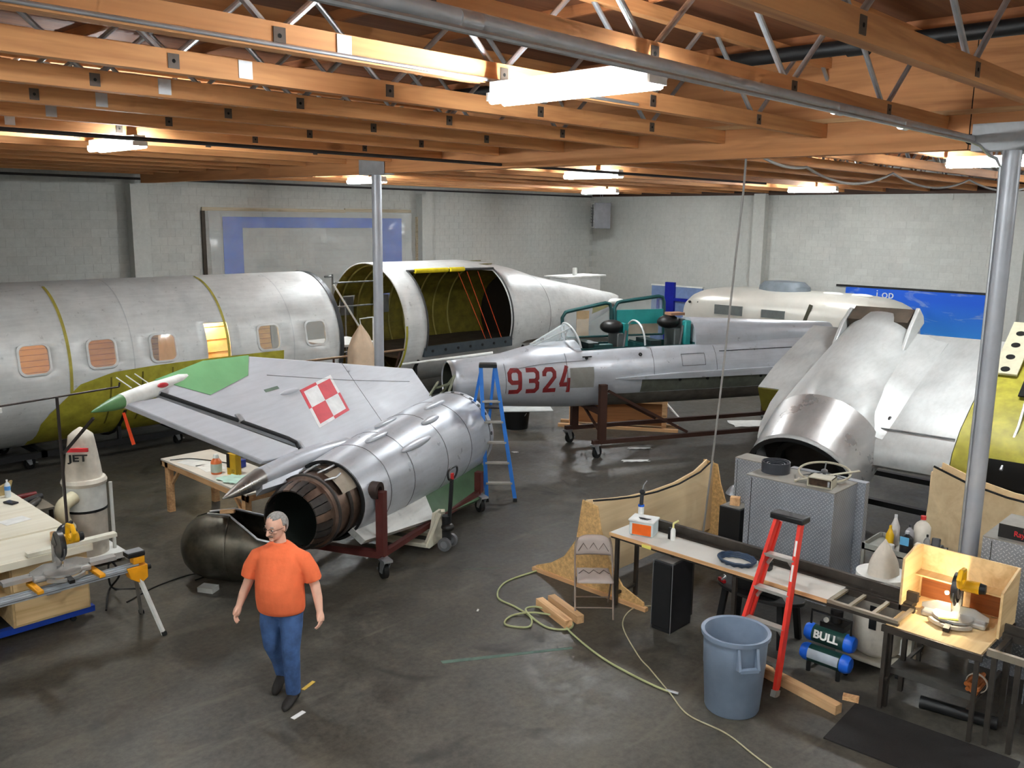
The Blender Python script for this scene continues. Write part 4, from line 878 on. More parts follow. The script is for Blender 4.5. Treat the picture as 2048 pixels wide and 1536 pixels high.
# ---------------------------------------------------------------- first saddle jig
Jg = thing('saddle_jig', 'plywood saddle jig with flared feet and concave top behind the folding chair', 'jig', (7.95, 6.3, 0))
foot = [(.85, 0), (.84, .07), (.6, .17), (.38, .32), (.2, .58), (.12, 1.09), (-.10, 1.06), (-.16, .8), (-.30, .45), (-.5, .2), (-.80, .09), (-.82, 0)]
for x in (-.02, 2.62): MB().prism(foot, x, x+.022, 'yz').build('end_frame', M_OSB, Jg, 30)
for x in (-.04, 2.64): MB().box(x-.01, -.85, 0, x+.05, .88, .045).build('base_board', M_PINEY, Jg)
tp = [(2.62, 1.10), (2.3, .99), (1.8, .93), (1.3, .93), (.8, .97), (.4, 1.03), (0, 1.10)]
MB().prism([(0, .12), (2.62, .12)]+tp, -.04, -.02, 'xz').build('side_sheet', M_PLYD, Jg, 0); MB().prism([(0, .12), (2.62, .12)]+tp, .06, .08, 'xz').build('side_sheet', M_PLYD, Jg, 0)
MB().tube([(a, -.03, z+.01) for a, z in tp], .012, 6).build('edge_padding', M_RUBBER, Jg)
# ---------------------------------------------------------------- folding chair
Ch = thing('folding_chair', 'taupe padded metal folding chair standing before the plywood jig', 'chair', (7.52, 5.90, 0), radians(43.5))
M_CHF = mat('taupe_metal', srgb(140, 124, 112), .4, .3); M_CHV = mat('taupe_vinyl', srgb(172, 158, 150), .45, 0, .05, 6)
# local: -x is the front of the chair
for e in (-.21, .21):
    MB().tube(bez([(-.24, e, 0), (-.06, e, .42), (.10, e*.98, .70), (.13, e*.86, .82)], 6), .011, 8).build('leg', M_CHF, Ch); MB().tube([(.23, e*.95, 0), (-.05, e*.95, .42)], .011, 8).build('leg', M_CHF, Ch)
for x, z in ((-.19, .12), (.19, .08)): MB().cyl((x, -.2, z), (x, .2, z), .008, n=8).build('stretcher', M_CHF, Ch)
m = MB(); ns = 18
def pad(n_, prof, zig):
    rows = []
    for j in range(9):
        v = j/8; row = []
        for i in range(ns+1):
            u = i/ns; row.append(prof(u, v, .008*abs(((u*2.5+v*1.2*zig) % 1.0)-.5)))
        rows.append(row)
    return rows
seat_t = pad(0, lambda u, v, b: Vector((-.24+.40*v, (u-.5)*(.40-.04*v), .445+.03*v*0+.022*(1-(2*u-1)**6)*(1-(2*v-1)**6)+b)), 1); seat_b = [[Vector((p.x, p.y, .425)) for p in r] for r in seat_t]
def pillow(name, top, bot, mt, par):
    m = MB(); m.loft(top, False, False, False); m.loft(bot, False, False, False)
    ring_t = top[0]+[r[-1] for r in top[1:]]+top[-1][::-1][1:]+[r[0] for r in top[::-1]][1:-1]; ring_b = bot[0]+[r[-1] for r in bot[1:]]+bot[-1][::-1][1:]+[r[0] for r in bot[::-1]][1:-1]
    m.loft([ring_t, ring_b], False, False); o = m.build(name, mt, par, 50); merge_close(o); return o
pillow('seat', seat_t, seat_b, M_CHV, Ch)
bk = pad(0, lambda u, v, b: Vector((.095+.05*v-.025*(1-(2*u-1)**6)*(1-(2*v-1)**6)-b+.03*(1-(2*u-1)**2), (u-.5)*(.42-.05*v*v), .62+.21*v-.05*v*v*(2*u-1)**4)), -1); bb = [[Vector((p.x*0+.13+.045*j/8+.03*(1-(2*i/ns-1)**2), p.y, p.z)) for i, p in enumerate(r)] for j, r in enumerate(bk)]
bkr = pillow('backrest', bk, bb, M_CHV, Ch)
M_STI = mat('stitch_brown', srgb(96, 84, 78), .7)
MB().tube([(-.02+(.05 if k % 2 else -.05), -.17+.34*k/6, .472) for k in range(7)], .005, 5).build('seat_stitching', M_STI, Ch)
MB().tube([(.098+.02*(1-(k/3-1)**2), -.17+.34*k/6, .76 if k % 2 else .67) for k in range(7)], .005, 5).build('back_stitching', M_STI, Ch)
# ---------------------------------------------------------------- short beams on the floor
for (x0_, y0_, x1_, y1_), lab in (((7.20, 6.42, 6.99, 5.80), 'front one of two short square beams under the folding chair'), ((7.47, 6.36, 7.30, 5.76), 'rear one of two short square beams under the folding chair')):
    d_ = Vector((x1_-x0_, y1_-y0_)); L_ = d_.length
    tag(MB().box(0, -.045, 0, L_, .045, .09).build('wood_beam', M_PINE, smooth=0), lab, 'lumber', 'short beams by the chair'); o = bpy.context.scene.objects[-1] if False else None
_b = [o for o in COL.objects if o.name.startswith('wood_beam')]
_b[0].location = (7.20, 6.42, 0); _b[0].rotation_euler[2] = atan2(-.62, -.21); _b[1].location = (7.36, 6.38, 0); _b[1].rotation_euler[2] = atan2(-.62, -.20)
# ---------------------------------------------------------------- black loudspeaker
Sp = thing('loudspeaker', 'tall black loudspeaker cabinet standing beside the long bench', 'speaker', (7.64, 5.06, 0))
MB().box(0, -.12, .0, .40, .12, .78).build('cabinet', mat('speaker_black', srgb(26, 26, 28), .6), Sp, bev=.012); MB().box(-.015, -.11, .05, .0, .11, .75).build('grille', mat('grille_cloth', srgb(14, 14, 15), .9, 0, .1, 10, .4, 300), Sp); MB().box(.02, -.10, .78, .38, .10, .783).build('dusty_lid', mat('dust_lid', srgb(84, 80, 76), .8), Sp)
for y in (-.124, .121): MB().box(-.01, y, .0, .0, y+.004, .78).build('edge_trim', M_ZINC, Sp)
# ---------------------------------------------------------------- long bench
M_STL = mat('dull_dark_steel', srgb(74, 68, 62), .5, .6, .2, 6)
B = thing('long_bench', 'long narrow steel bench with white laminate top and open roller end', 'bench', (7.82, 2.72, 0))
MB().box(0, .62, .825, .42, 3.2, .85).build('laminate_top', mat('white_laminate', srgb(206, 202, 194), .35, 0, .05, 3), B); MB().box(-.012, .62, .815, .0, 3.2, .852).build('wood_edge', M_PINEY, B)
MB().box(.50, -.02, .86, .545, 2.95, .95).build('back_fence', M_STL, B); MB().box(.43, .0, .815, .56, 2.95, .86).build('fence_rail', M_STL, B)
for x in (0, .38): MB().box(x, -.04, .79, x+.04, 3.18, .822).build('side_rail', M_STL, B)
MB().box(0, -.04, .82, .04, .62, .85).build('side_rail', mat('worn_rail', srgb(150, 140, 124), .45, .5), B); MB().box(.38, -.04, .82, .42, .62, .85).build('side_rail', M_STL, B)
for y in (-.04, .18, .4, .58): MB().box(.04, y, .825, .38, y+.035, .848).build('roller_bar', mat('worn_rail', srgb(150, 140, 124)), B)
for y in (.02, 1.6, 2.35, 3.1):
    for x in (0, .38): MB().box(x, y-.02, 0, x+.04, y+.02, .8).build('leg', M_STL, B)
for y in (1.6, 2.35, 3.1): MB().box(.04, y-.015, .12, .38, y+.015, .15).build('foot_rail', M_STL, B)
MB().box(-.02, 2.62, .80, -.012, 2.74, .835).build('yellow_tape', mat('yellow_tape', srgb(232, 220, 110), .6), B)
# items on the bench
o = thing('storage_tub', 'clear plastic tub with an orange label on the long bench', 'container', (8.05, 5.62, .851), .3)
MB().box(-.1, -.14, 0, .12, .14, .17).build('tub', mat('clear_tub', srgb(205, 215, 215), .3), o, bev=.015); MB().box(-.11, -.15, .16, .13, .15, .185).build('lid', mat('tub_lid', srgb(225, 225, 222), .4), o, bev=.01)
MB().box(-.104, -.12, .015, -.101, .1, .14).build('orange_label', mat('orange_label', srgb(240, 105, 30), .5), o); MB().prism([(-.06, -.06), (-.01, -.09), (-.0, .06), (-.05, .03)], .185, .19).build('lid_slot', M_BLACK, o)
o = thing('torch', 'hand torch with blue collar and long thin tip standing behind the clear tub', 'torch', (8.16, 5.74, .851))
MB().cyl((0, 0, .0), (0, 0, .27), .034, n=14).build('cylinder', M_WHITE, o); MB().cyl((0, 0, .27), (0, 0, .29), .036, n=14).build('collar', M_TAPE, o); MB().cyl((0, 0, .29), (.01, 0, .43), .022, n=12).build('grip', mat('dark_grip', srgb(52, 52, 55), .5), o); MB().ball((.01, 0, .44), (.035, .035, .03)).build('knob', M_BLACK, o); MB().tube([(.01, 0, .45), (.02, -.01, .52), (.05, -.03, .57)], .007, 6).build('tip', M_ZINC, o)
o = thing('glue_bottle', 'small white bottle with a yellow spray top on the long bench', 'bottle', (8.12, 5.27, .851)); MB().lathe([(.028, 0), (.028, .11), (.02, .13), (.012, .14)], 14).build('body', M_WHITE, o); MB().tube([(0, 0, .14), (0, -.0, .19), (.02, -.05, .23)], .012, 6).build('spray_top', mat('pale_yellow', srgb(235, 225, 150), .5), o); MB().box(-.01, .03, 0, .03, .06, .13).build('black_cap', M_BLACK, o)
m = MB()
for k in range(4): m.tube([(.13*(1+.08*k)*cos(2*pi*i/26+k), .17*(1+.06*k)*sin(2*pi*i/26+k), .012+.012*k+.006*sin(3*i)) for i in range(26)], .011, 6, True)
o = m.build('cable_coil', mat('navy_cable', srgb(38, 58, 82), .5)); o.location = (8.03, 4.42, .852); tag(o, 'coil of dark blue cable lying on the bench beside the red ladder', 'cable')
o = tag(MB().cbox((0, 0, .05), (.09, .13, .1)).build('charger', M_BLACK, bev=.015), 'small black block on the bench behind the red ladder', 'charger'); o.location = (8.08, 4.12, .851)
# under the bench
o = thing('plastic_table', 'black oval plastic table tucked under the long bench', 'table', (8.35, 4.3, 0))
MB().prism([(.26*cos(2*pi*i/28), .5*sin(2*pi*i/28)) for i in range(28)], .46, .50).build('top', mat('scuffed_black_plastic', srgb(46, 46, 46), .45, 0, .2, 6), o, bev=.01)
for x in (-.16, .16):
    for y in (-.32, .32): MB().bar((x, y, .46), (x*1.25, y*1.15, 0), .06, .05).build('leg', M_BLACK, o)
o = thing('toolbox', 'long black toolbox on the oval table under the bench', 'toolbox', (8.30, 4.3, .501)); MB().box(-.1, -.26, 0, .1, .26, .16).build('body', M_BLACK, o, bev=.012); MB().box(-.02, -.2, .16, .02, .2, .19).build('handle', M_BLACK, o)
o = thing('clamp_tool', 'red and silver hand tool lying at the end of the black toolbox', 'tool', (8.20, 4.68, .501)); MB().bar((0, -.04, .02), (.05, .06, .02), .03).build('grip', mat('tool_red', srgb(190, 30, 40), .5), o); MB().tube([(0, .0, .03), (.05, -.02, .06), (.1, .03, .05)], .012, 6).build('jaw', M_ZINC, o)
# ---------------------------------------------------------------- trash can
G = thing('trash_can', 'round blue-grey plastic trash can in front of the red ladder', 'trash can', (6.84, 3.73, 0))
M_CAN = mat('grey_blue_plastic', srgb(122, 136, 155), .5, 0, .1, 5)
n = 40; R = lambda r, z: [Vector((r*cos(2*pi*i/n), r*sin(2*pi*i/n), z)) for i in range(n)]
MB().loft([R(.235, 0), R(.245, .02), R(.272, .42), R(.275, .425), R(.282, .64), R(.285, .70), R(.305, .705), R(.308, .745), R(.295, .75), R(.275, .74), R(.27, .66), R(.235, .03), R(.2, .025)], True, True).build('bin', M_CAN, G, 40)
for a in (radians(-128), radians(52)):
    M = Matrix.Rotation(a, 4, 'Z'); m = MB().xf(M)
    for e in (-.085, .085): m.prism([(.27, .50), (.345, .52), (.335, .545), (.29, .70), (.27, .70)], e-.012, e+.012, 'xz')
    m.box(.30, -.085, .50, .345, .085, .53); m.build('handle', M_CAN, G)
m = MB()
for k in range(7): a = 2.1*k; m.cbox((.12*cos(a), .12*sin(a), .38+.03*(k % 3)), (.2, .1, .06), a, .3*sin(k), .4*cos(k))
m.prism([(.235*cos(2*pi*i/20), .235*sin(2*pi*i/20)) for i in range(20)], .03, .36); tag(m.build('rubbish', mat('rubbish_mix', srgb(84, 72, 60), .8, 0, .5, 9), G), kind='stuff')
# ---------------------------------------------------------------- red stepladder
L = thing('stepladder', 'red fibreglass stepladder with black top cap leaning at the bench', 'ladder', (7.28, 3.79, 0))
M_LRED = mat('ladder_red', srgb(224, 56, 44), .4, 0, .06, 5); M_STEP = mat('aluminium_step', srgb(176, 172, 164), .4, .5)
def rail(m, a, b, w_, d_): m.bar(a, b, w_, d_)
for e, yb, yt in ((-1, -.26, -.20), (1, .26, .04)):
    MB().bar((0, yb, .03), (.41, yt, 1.58), .032, .075).build('rail', M_LRED, L); MB().bar((.10, yb*.9, .03), (.47, yt*.9, 1.52), .025, .04).build('rear_rail', M_LRED, L); MB().bar((-.01, yb, 0), (.01, yb, .06), .05, .09).build('foot', M_STEP, L)
for z in (.30, .61, .92, 1.24):
    t_ = z/1.58; x = .41*t_; h = .26-.10*t_; MB().box(x-.045, -.26+.06*t_, z-.03, x+.045, .26-.22*t_, z).build('step', M_STEP, L)
    MB().bar((x-.0, -.26+.06*t_+.07, z-.03), (x+.02, -.26+.06*t_+.01, z-.12), .02, .03).build('step_brace', M_STEP, L); MB().bar((x-.0, .26-.22*t_-.07, z-.03), (x+.02, .26-.22*t_-.01, z-.12), .02, .03).build('step_brace', M_STEP, L)
MB().box(.34, -.25, 1.57, .50, .09, 1.63).build('top_cap', M_BLACK, L, bev=.015)
for z0_, z1_ in ((1.05, 1.2), (1.28, 1.42)): MB().bar((.41*z0_/1.58-.040, -.26+.06*z0_/1.58, z0_), (.41*z1_/1.58-.040, -.26+.06*z1_/1.58, z1_), .02, .004).build('warning_label', M_WHITE, L)
MB().bar((.41*.5/1.58-.040, -.26+.06*.5/1.58, .5), (.41*.7/1.58-.040, -.26+.06*.7/1.58, .7), .02, .004).build('brand_label', mat('lilac_label', srgb(170, 150, 200), .5), L)
# beam under the ladder
o = tag(MB().box(0, -.045, 0, 1.25, .045, .09).build('wood_beam', M_PINE, smooth=0), 'long square timber beam on the floor behind the trash can', 'lumber'); o.location = (7.66, 4.2, 0); o.rotation_euler[2] = atan2(-1.24, -.26)
# ---------------------------------------------------------------- air compressor
K = thing('air_compressor', 'dark green twin tank air compressor with blue end caps under the bench', 'compressor', (8.05, 3.38, 0), 0)
M_CGR = mat('compressor_green', srgb(28, 62, 56), .35); M_CBL = mat('compressor_blue', srgb(30, 100, 215), .35)
for x, z, lab in ((.03, .36, 1), (-.03, .17, 0)):
    tk = MB().cyl((x, -.20, z), (x, .22, z), .088, n=24).build('tank', M_CGR, K)
    for e, c in ((-1, M_CBL), (1, M_CBL)):
        m = MB(); y0_ = -.20 if e < 0 else .22; m.loft([[Vector((x+r*cos(2*pi*i/24), y0_+e*d_, z+r*sin(2*pi*i/24))) for i in range(24)] for r, d_ in ((.0885, -.05), (.0885, .0), (.07, .035), (.03, .05))]); m.build('end_cap', c, tk)
t_ = text('lettering', 'BULL', .105, M_WHITE, K, basis((.03-.0905, .02, .385), (0, -1, 0), (.25, 0, 1)), .001, 'CENTER', .004, 1.05); tag(t_, kind='stuff')
MB().loft([[Vector((-.03-.0895*cos(a), y, .17+.0895*sin(a))) for a in [radians(-15+9*k) for k in range(8)]] for y in (-.14, .17)], False, False, False).build('decal', mat('pale_decal', srgb(172, 182, 192), .5), K)
m = MB(); m.cyl((.12, 0, .45), (.12, 0, .62), .06, n=14); m.box(.02, -.12, .44, .2, .12, .5); m.build('pump', M_BLACK, K); MB().tube([(0, -.2, .46), (0, -.2, .6), (0, .2, .6), (0, .2, .46)], .012, 8).build('carry_handle', M_BLACK, K)
MB().cyl((.03, .06, .53), (.01, .06, .53), .025, n=14).build('gauge', M_WHITE, K)
for x, y in ((-.08, -.14), (-.08, .16), (.1, -.14), (.1, .16)): MB().cyl((x, y, 0), (x, y, .1), .022, n=10).build('rubber_foot', M_RUBBER, K)
# ---------------------------------------------------------------- dust collector by the bench
D = thing('dust_collector', 'white dust collector with full lower bag and peaked filter bag behind the bench', 'dust collector', (8.66, 3.16, 0))
MB().box(-.28, -.36, .06, .30, .30, .11).build('base', mat('cream_steel', srgb(198, 192, 176), .5), D, bev=.02)
m = MB(); m.loft([[Vector((r*(1+.03*sin(4*a+z*9))*cos(a), r*(1+.03*sin(4*a+z*9))*sin(a), z)) for a in [2*pi*i/28 for i in range(28)]] for r, z in ((.2, .115), (.235, .16), (.24, .35), (.245, .55), (.235, .7), (.24, .75))]); m.build('lower_bag', M_CANVAS, D, 60)
MB().cyl((0, 0, .75), (0, 0, .80), .25, n=28).build('clamp_band', mat('maroon_band', srgb(92, 32, 44), .5), D); MB().cyl((0, 0, .80), (0, 0, .93), .25, n=28).build('drum', M_WHITE, D)
bag(.93, 1.28, .18, D, M_CANVAS, flat=.8, start=.2); MB().box(-.246, -.07, .42, -.236, .0, .66).build('black_label', M_BLACK, D)
MB().box(.0, -.34, .1, .08, -.27, 1.3).build('post', mat('cream_steel', srgb(198, 192, 176)), D); MB().cyl((.05, -.25, .14), (.05, -.25, .3), .07, n=16).build('motor', M_WHITE, D)
for x in (-.24, .26):
    for y in (-.32, .26): MB().cyl((x, y-.015, .03), (x, y+.015, .03), .03, n=10).build('caster', M_RUBBER, D)
# ---------------------------------------------------------------- diamond plate cabinets
def cabinet(name, lab, x, y, w_, d_, h, rz=0):
    c = thing(name, lab, 'cabinet', (x, y, 0), rz); MB().box(0, 0, .0, d_, w_, h).build('body', M_DIA, c, 0); MB().box(-.002, -.002, h, d_+.002, w_+.002, h+.012).build('dusty_lid', M_DUST, c)
    MB().box(-.006, w_*.93, .02, .0, w_*.935, h-.02).build('door_seam', M_BLACK, c); return c
cb1 = cabinet('diamond_plate_cabinet', 'tall diamond plate cabinet behind the red ladder with odds on top', 9.52, 4.08, 1.1, .62, 1.34)
MB().box(.62, -.10, .0, .72, .85, 1.36).build('open_door', M_DIA, cb1, 0)
cb2 = cabinet('diamond_plate_cabinet', 'narrow diamond plate cabinet set back left of the tall one', 10.25, 5.25, .5, .3, 1.30)
cb3 = cabinet('diamond_plate_cabinet', 'diamond plate cabinet right of the near column under a black box', 9.28, 1.2, 1.26, .62, 1.33)
cb4 = cabinet('diamond_plate_cabinet', 'low diamond plate cabinet in shadow at the lower right edge', 8.78, .6, 1.25, .45, .78)
o = thing('carton', 'black carton with red lettering lying on the right hand cabinet', 'box', (9.36, 1.55, 1.343)); MB().box(0, 0, 0, .4, .80, .135).build('carton_body', mat('black_card', srgb(24, 23, 24), .6), o); MB().box(.0, .0, .135, .4, .80, .138).build('grey_lid', M_DUST, o); M_RINK = mat('red_ink', srgb(205, 40, 48), .5)
tag(text('lettering', 'Ray-N-Rooney', .075, M_RINK, o, basis((-.002, .46, .06), (0, -1, 0), (0, 0, 1)), .001, 'CENTER', .001, .9), kind='stuff'); tag(text('lettering', 'SPECIALTY', .035, M_RINK, o, basis((-.002, .50, .105), (0, -1, 0), (0, 0, 1)), .001), kind='stuff')
# odds on the tall cabinet
m = MB()
for k, r in enumerate((.17, .15, .11, .085)): m.pipe((0, 0, .0), (0, 0, .13-.012*k), r, r-.012, 30)
o = m.build('rubber_roll', mat('charcoal_rubber', srgb(56, 58, 64), .45)); o.location = (9.86, 4.98, 1.353); tag(o, 'coiled charcoal rubber strip standing on the tall cabinet', 'rubber strip')
o = thing('spoked_ring', 'thin rimmed spoked wheel lying on the tall diamond plate cabinet', 'wheel', (9.98, 4.42, 1.44)); MB().tube([(.24*cos(2*pi*i/40), .30*sin(2*pi*i/40), .06*cos(2*pi*i/40)) for i in range(40)], .014, 8, True).build('rim', mat('cream_rim', srgb(178, 170, 150), .5), o)
for a in (.3, 2.4, 4.5): MB().tube([(0, 0, .0), (.24*cos(a), .30*sin(a), .06*cos(a))], .008, 6).build('spoke', M_STEEL, o)
MB().ball((0, 0, .01), (.04, .04, .03)).build('hub', M_STEEL, o); MB().cyl((0, 0, -.085), (0, 0, 0), .02, n=8).build('stem', M_STEEL, o)
o = thing('instrument_box', 'open fronted cream instrument box on top of the tall cabinet', 'box', (9.60, 4.30, 1.353), .15); m = MB(); m.box(0, -.14, 0, .2, .14, .012); m.box(0, -.14, .10, .2, .14, .112); m.box(0, -.14, 0, .2, -.128, .112); m.box(0, .128, 0, .2, .14, .112); m.box(.19, -.14, 0, .2, .14, .112); m.build('case', mat('cream_rim', srgb(178, 170, 150)), o); MB().box(.03, -.12, .012, .18, .12, .09).build('mechanism', mat('brown_works', srgb(70, 54, 44), .4, .5, .5, 14), o); MB().box(.0, -.115, .02, .02, -.09, .085).build('bright_clip', M_ZINC, o)
o = tag(MB().bar((9.63, 4.62, 1.37), (10.12, 4.06, 1.50), .05, .008).bar((9.63, 4.62, 1.352), (9.67, 4.575, 1.40), .05, .008).build('metal_bar', mat('cream_rim', srgb(178, 170, 150))), 'flat pale metal bar propped across the top of the tall cabinet', 'bar')
o = thing('parts_bin', 'small black cabinet with a wood offcut on top left of the tall cabinet', 'cabinet', (9.72, 5.34, 0)); MB().box(0, 0, 0, .3, .3, .80).build('body', M_BLACK, o, bev=.01); MB().box(.02, .02, .80, .28, .28, .81).build('lid', M_DUST, o)
o = tag(MB().cbox((0, 0, .05), (.1, .12, .1), .4).build('wood_offcut', M_PINE, smooth=0), 'small wood offcut on the little black cabinet', 'wood block'); o.location = (9.86, 5.5, .811)
# ---------------------------------------------------------------- saw table with booth
S = thing('saw_table', 'steel legged saw table with plywood top lit by the saw lamp', 'table', (7.76, 1.98, 0))
MB().box(0.02, 0, .775, .98, .80, .80).build('top', M_PLY, S); MB().box(0, -.02, .74, .03, .82, .80).build('front_angle', M_STL, S); MB().box(0.95, -.02, .74, .98, .82, .775).build('rear_angle', M_STL, S)
for x in (0.0, .92):
    for y in (-.0, .76): MB().box(x, y, 0, x+.035, y+.035, .745).build('leg', M_STL, S)
MB().box(.15, .05, .30, .55, .80, .31).box(.15, .05, .31, .16, .80, .36).build('shelf_tray', mat('dull_grey_tray', srgb(84, 82, 78), .5, .4), S)
for y in (.05, .75): MB().box(0.02, y-.015, .28, .92, y+.015, .30).build('shelf_rail', M_STL, S)
Bo = thing('saw_booth', 'three sided plywood hood standing around the yellow mitre saw', 'hood', (8.20, 1.98, .80))
MB().box(.46, -.02, 0, .48, .84, .52).build('back_panel', M_PLY, Bo); MB().prism([(0, 0), (.46, 0), (.46, .52), (.38, .55), (.30, .56), (.0, .5)], .82, .84, 'xz').build('side_panel', M_PLY, Bo); MB().prism([(0, 0), (.46, 0), (.46, .52), (.0, .42)], -.02, .0, 'xz').build('side_panel', M_PLY, Bo)
MB().box(.30, .0, .26, .46, .82, .275).build('inner_shelf', M_PLY, Bo); 
for y0_, y1_ in ((.02, .36), (.46, .80)): MB().box(.452, y0_, .01, .459, y1_, .25).build('brown_panel', wood('brown_board', srgb(150, 88, 48), srgb(96, 52, 28), 1, .6, knots=False), Bo)
def mitre_saw(name, lab, loc, rz, lamp):
    s = thing(name, lab, 'mitre saw', loc, rz); M_CAST = mat('cast_aluminium', srgb(176, 174, 170), .4, .5)
    n = 24; MB().prism([(.16*cos(2*pi*i/n), .17*sin(2*pi*i/n)) for i in range(n)], .05, .075).build('turntable', M_CAST, s); MB().box(-.02, -.27, 0, .17, .27, .06).build('base', M_CAST, s, bev=.02)
    MB().loft([[Vector((r*cos(a), r*sin(a), z)) for a in [radians(120+12*k) for k in range(11)]] for r, z in ((.18, .02), (.21, .02), (.21, .05), (.18, .05), (.18, .02))], False, False, False).build('mitre_scale', M_CAST, s)
    MB().bar((-.12, 0, .04), (-.27, 0, .03), .05, .035).build('mitre_handle', M_BLACK, s)
    for e in (-1, 1): MB().prism([(e*.03, .06), (e*.28, .06), (e*.28, .10), (e*.16, .15), (e*.04, .15)] if e > 0 else [(e*.28, .06), (e*.03, .06), (e*.04, .15), (e*.16, .15), (e*.28, .10)], .06, .075, 'yz').build('fence', M_CAST, s)
    MB().bar((.16, 0, .05), (.15, .0, .30), .07, .06).build('pivot_arm', M_CAST, s)
    m = MB(); m.cyl((.03, -.025, .33), (.03, .025, .33), .135, n=28); m.prism([(.03, .33), (.17, .24), (.19, .32), (.12, .42)], -.03, .03, 'xz'); m.build('blade_guard', mat('guard_black', srgb(42, 42, 44), .4), s)
    MB().cyl((.02, -.006, .29), (.02, .006, .29), .128, n=32).build('blade', M_STEEL, s); MB().pipe((.03, -.032, .33), (.03, -.024, .33), .10, .06, 24).build('guard_plate', M_CAST, s)
    MB().cyl((.05, -.03, .36), (.05, -.18, .36), .055, n=20).build('motor', M_YEL, s); MB().cyl((.05, -.18, .36), (.05, -.23, .36), .05, .042, n=20).build('motor_cap', M_BLACK, s)
    MB().tube([(-.04, -.06, .44), (-.06, -.06, .54), (-.19, -.06, .56), (-.24, -.06, .50), (-.20, -.06, .43), (-.12, -.06, .41)], .024, 8, True).build('d_handle', M_YEL, s)
    if lamp: MB().ball((.0, .07, .27), .018, 8, 5).build('saw_lamp', emit('saw_lamp', (1, .84, .55), 560), s)
    return s
sw = mitre_saw('mitre_saw', 'yellow and black mitre saw inside the plywood hood', (8.26, 2.36, .80), radians(6), True)
o = tag(MB().cbox((0, 0, .05), (.03, .16, .004), .5).build('paper_slip', mat('bright_yellow_paper', srgb(245, 235, 60), .6)), 'bright yellow slip lying on the mitre saw table in the hood', 'paper'); o.location = (8.13, 2.36, .832)
# ---------------------------------------------------------------- second roller bench at the right edge
B2 = thing('roller_bench', 'dark steel open roller bench running off the lower right edge', 'bench', (7.80, .2, 0))
for x in (0, .42): MB().box(x, 0, .80, x+.04, 1.74, .86).build('side_rail', M_STL if x else mat('worn_rail', srgb(150, 140, 124)), B2)
for y in (.1, .5, .9, 1.3, 1.66): MB().box(.04, y, .81, .42, y+.04, .85).build('roller_bar', M_STL, B2)
MB().box(.46, .0, .86, .49, 1.74, .93).build('fence', M_STL, B2)
for y in (.1, 1.5, 1.68):
    for x in (0, .42): MB().box(x, y-.02, 0, x+.04, y+.02, .8).build('leg', M_STL, B2)
# ---------------------------------------------------------------- supply cart with bottles
C = thing('supply_cart', 'grey steel utility cart crowded with bottles and gloves', 'cart', (9.30, 2.92, 0))
M_CART = mat('cart_grey', srgb(150, 150, 142), .5, .2)
for z in (.42, .88):
    MB().box(0, 0, z, .5, .72, z+.015).build('shelf', M_CART, C); 
    for a in ((0, 0, z, .012, .72, z+.07), (.488, 0, z, .5, .72, z+.07), (0, 0, z, .5, .012, z+.07), (0, .708, z, .5, .72, z+.07)): MB().box(*a).build('shelf_lip', M_CART, C)
for x in (0, .47):
    for y in (0, .69): MB().box(x, y, .08, x+.03, y+.03, .95).build('post', M_CART, C); MB().cyl((x+.015, y, .04), (x+.015, y+.03, .04), .04, n=12).build('caster', M_RUBBER, C)
def bottle(name, lab, x, y, z, r, h, col, cap, cat='bottle', cone=False):
    o = thing(name, lab, cat, (x, y, z)); m = MB()
    m.lathe([(r*.95, 0), (r, .01), (r, h*.68), (r*.75, h*.78), (r*.3, h*.86), (r*.3, h*.9)] if not cone else [(r, 0), (r, h*.6), (r*.6, h*.75), (r*.12, h*.98)], 16).build('body', mat('bottle_%s' % name, col, .4), o)
    MB().cyl((0, 0, h*.9), (0, 0, h), r*.34, n=12).build('cap', mat('cap_%s' % name, cap, .4), o); return o
zc_ = .896
bottle('mustard_bottle', 'tall yellow squeeze bottle at the left of the supply cart', 9.48, 3.42, zc_, .042, .26, srgb(225, 178, 24), srgb(225, 178, 24), cone=True)
bottle('spray_bottle', 'white spray bottle with pointed nozzle behind the yellow bottle', 9.64, 3.43, zc_, .05, .34, srgb(205, 200, 196), srgb(190, 190, 190), cone=True)
o = bottle('oil_jug', 'black oil jug with a pale blue label on the supply cart', 9.42, 3.22, zc_, .065, .26, srgb(30, 30, 34), srgb(180, 180, 185), 'jug'); MB().box(-.069, -.045, .12, -.066, .045, .21).build('blue_label', mat('sky_label', srgb(95, 165, 205), .5), o)
o = bottle('solvent_jug', 'translucent white jug with red cap standing highest on the supply cart', 9.68, 3.16, zc_, .085, .38, srgb(222, 214, 200), srgb(200, 50, 50), 'jug')
bottle('spray_can', 'black topped spray can in the middle of the supply cart', 9.52, 3.05, zc_, .035, .24, srgb(140, 138, 136), srgb(20, 20, 20), 'can'); bottle('glue_bottle', 'grey bottle lying behind the spray can on the cart', 9.60, 3.26, zc_, .045, .28, srgb(170, 168, 172), srgb(60, 60, 64))
o = tag(MB().lathe([(.04, 0), (.04, .09), (.036, .09), (.036, .01)], 16).build('paper_cup', M_WHITE), 'small white cup on the front lip of the supply cart', 'cup'); o.location = (9.36, 3.36, zc_)
o = tag(MB().box(-.09, -.05, 0, .09, .05, .1).cbox((-.02, .0, .14), (.12, .08, .1), .2, .3).build('drill_driver', mat('grey_black_tool', srgb(70, 70, 72), .5), bev=.012), 'dark power tool heaped on the right of the supply cart', 'power tool'); o.location = (9.64, 2.99, zc_)
m = MB()
for k in range(5): m.ball((.03*sin(k*2), .05*k-.1, .05+.015*(k % 2)), (.05, .03, .045), 10, 8)
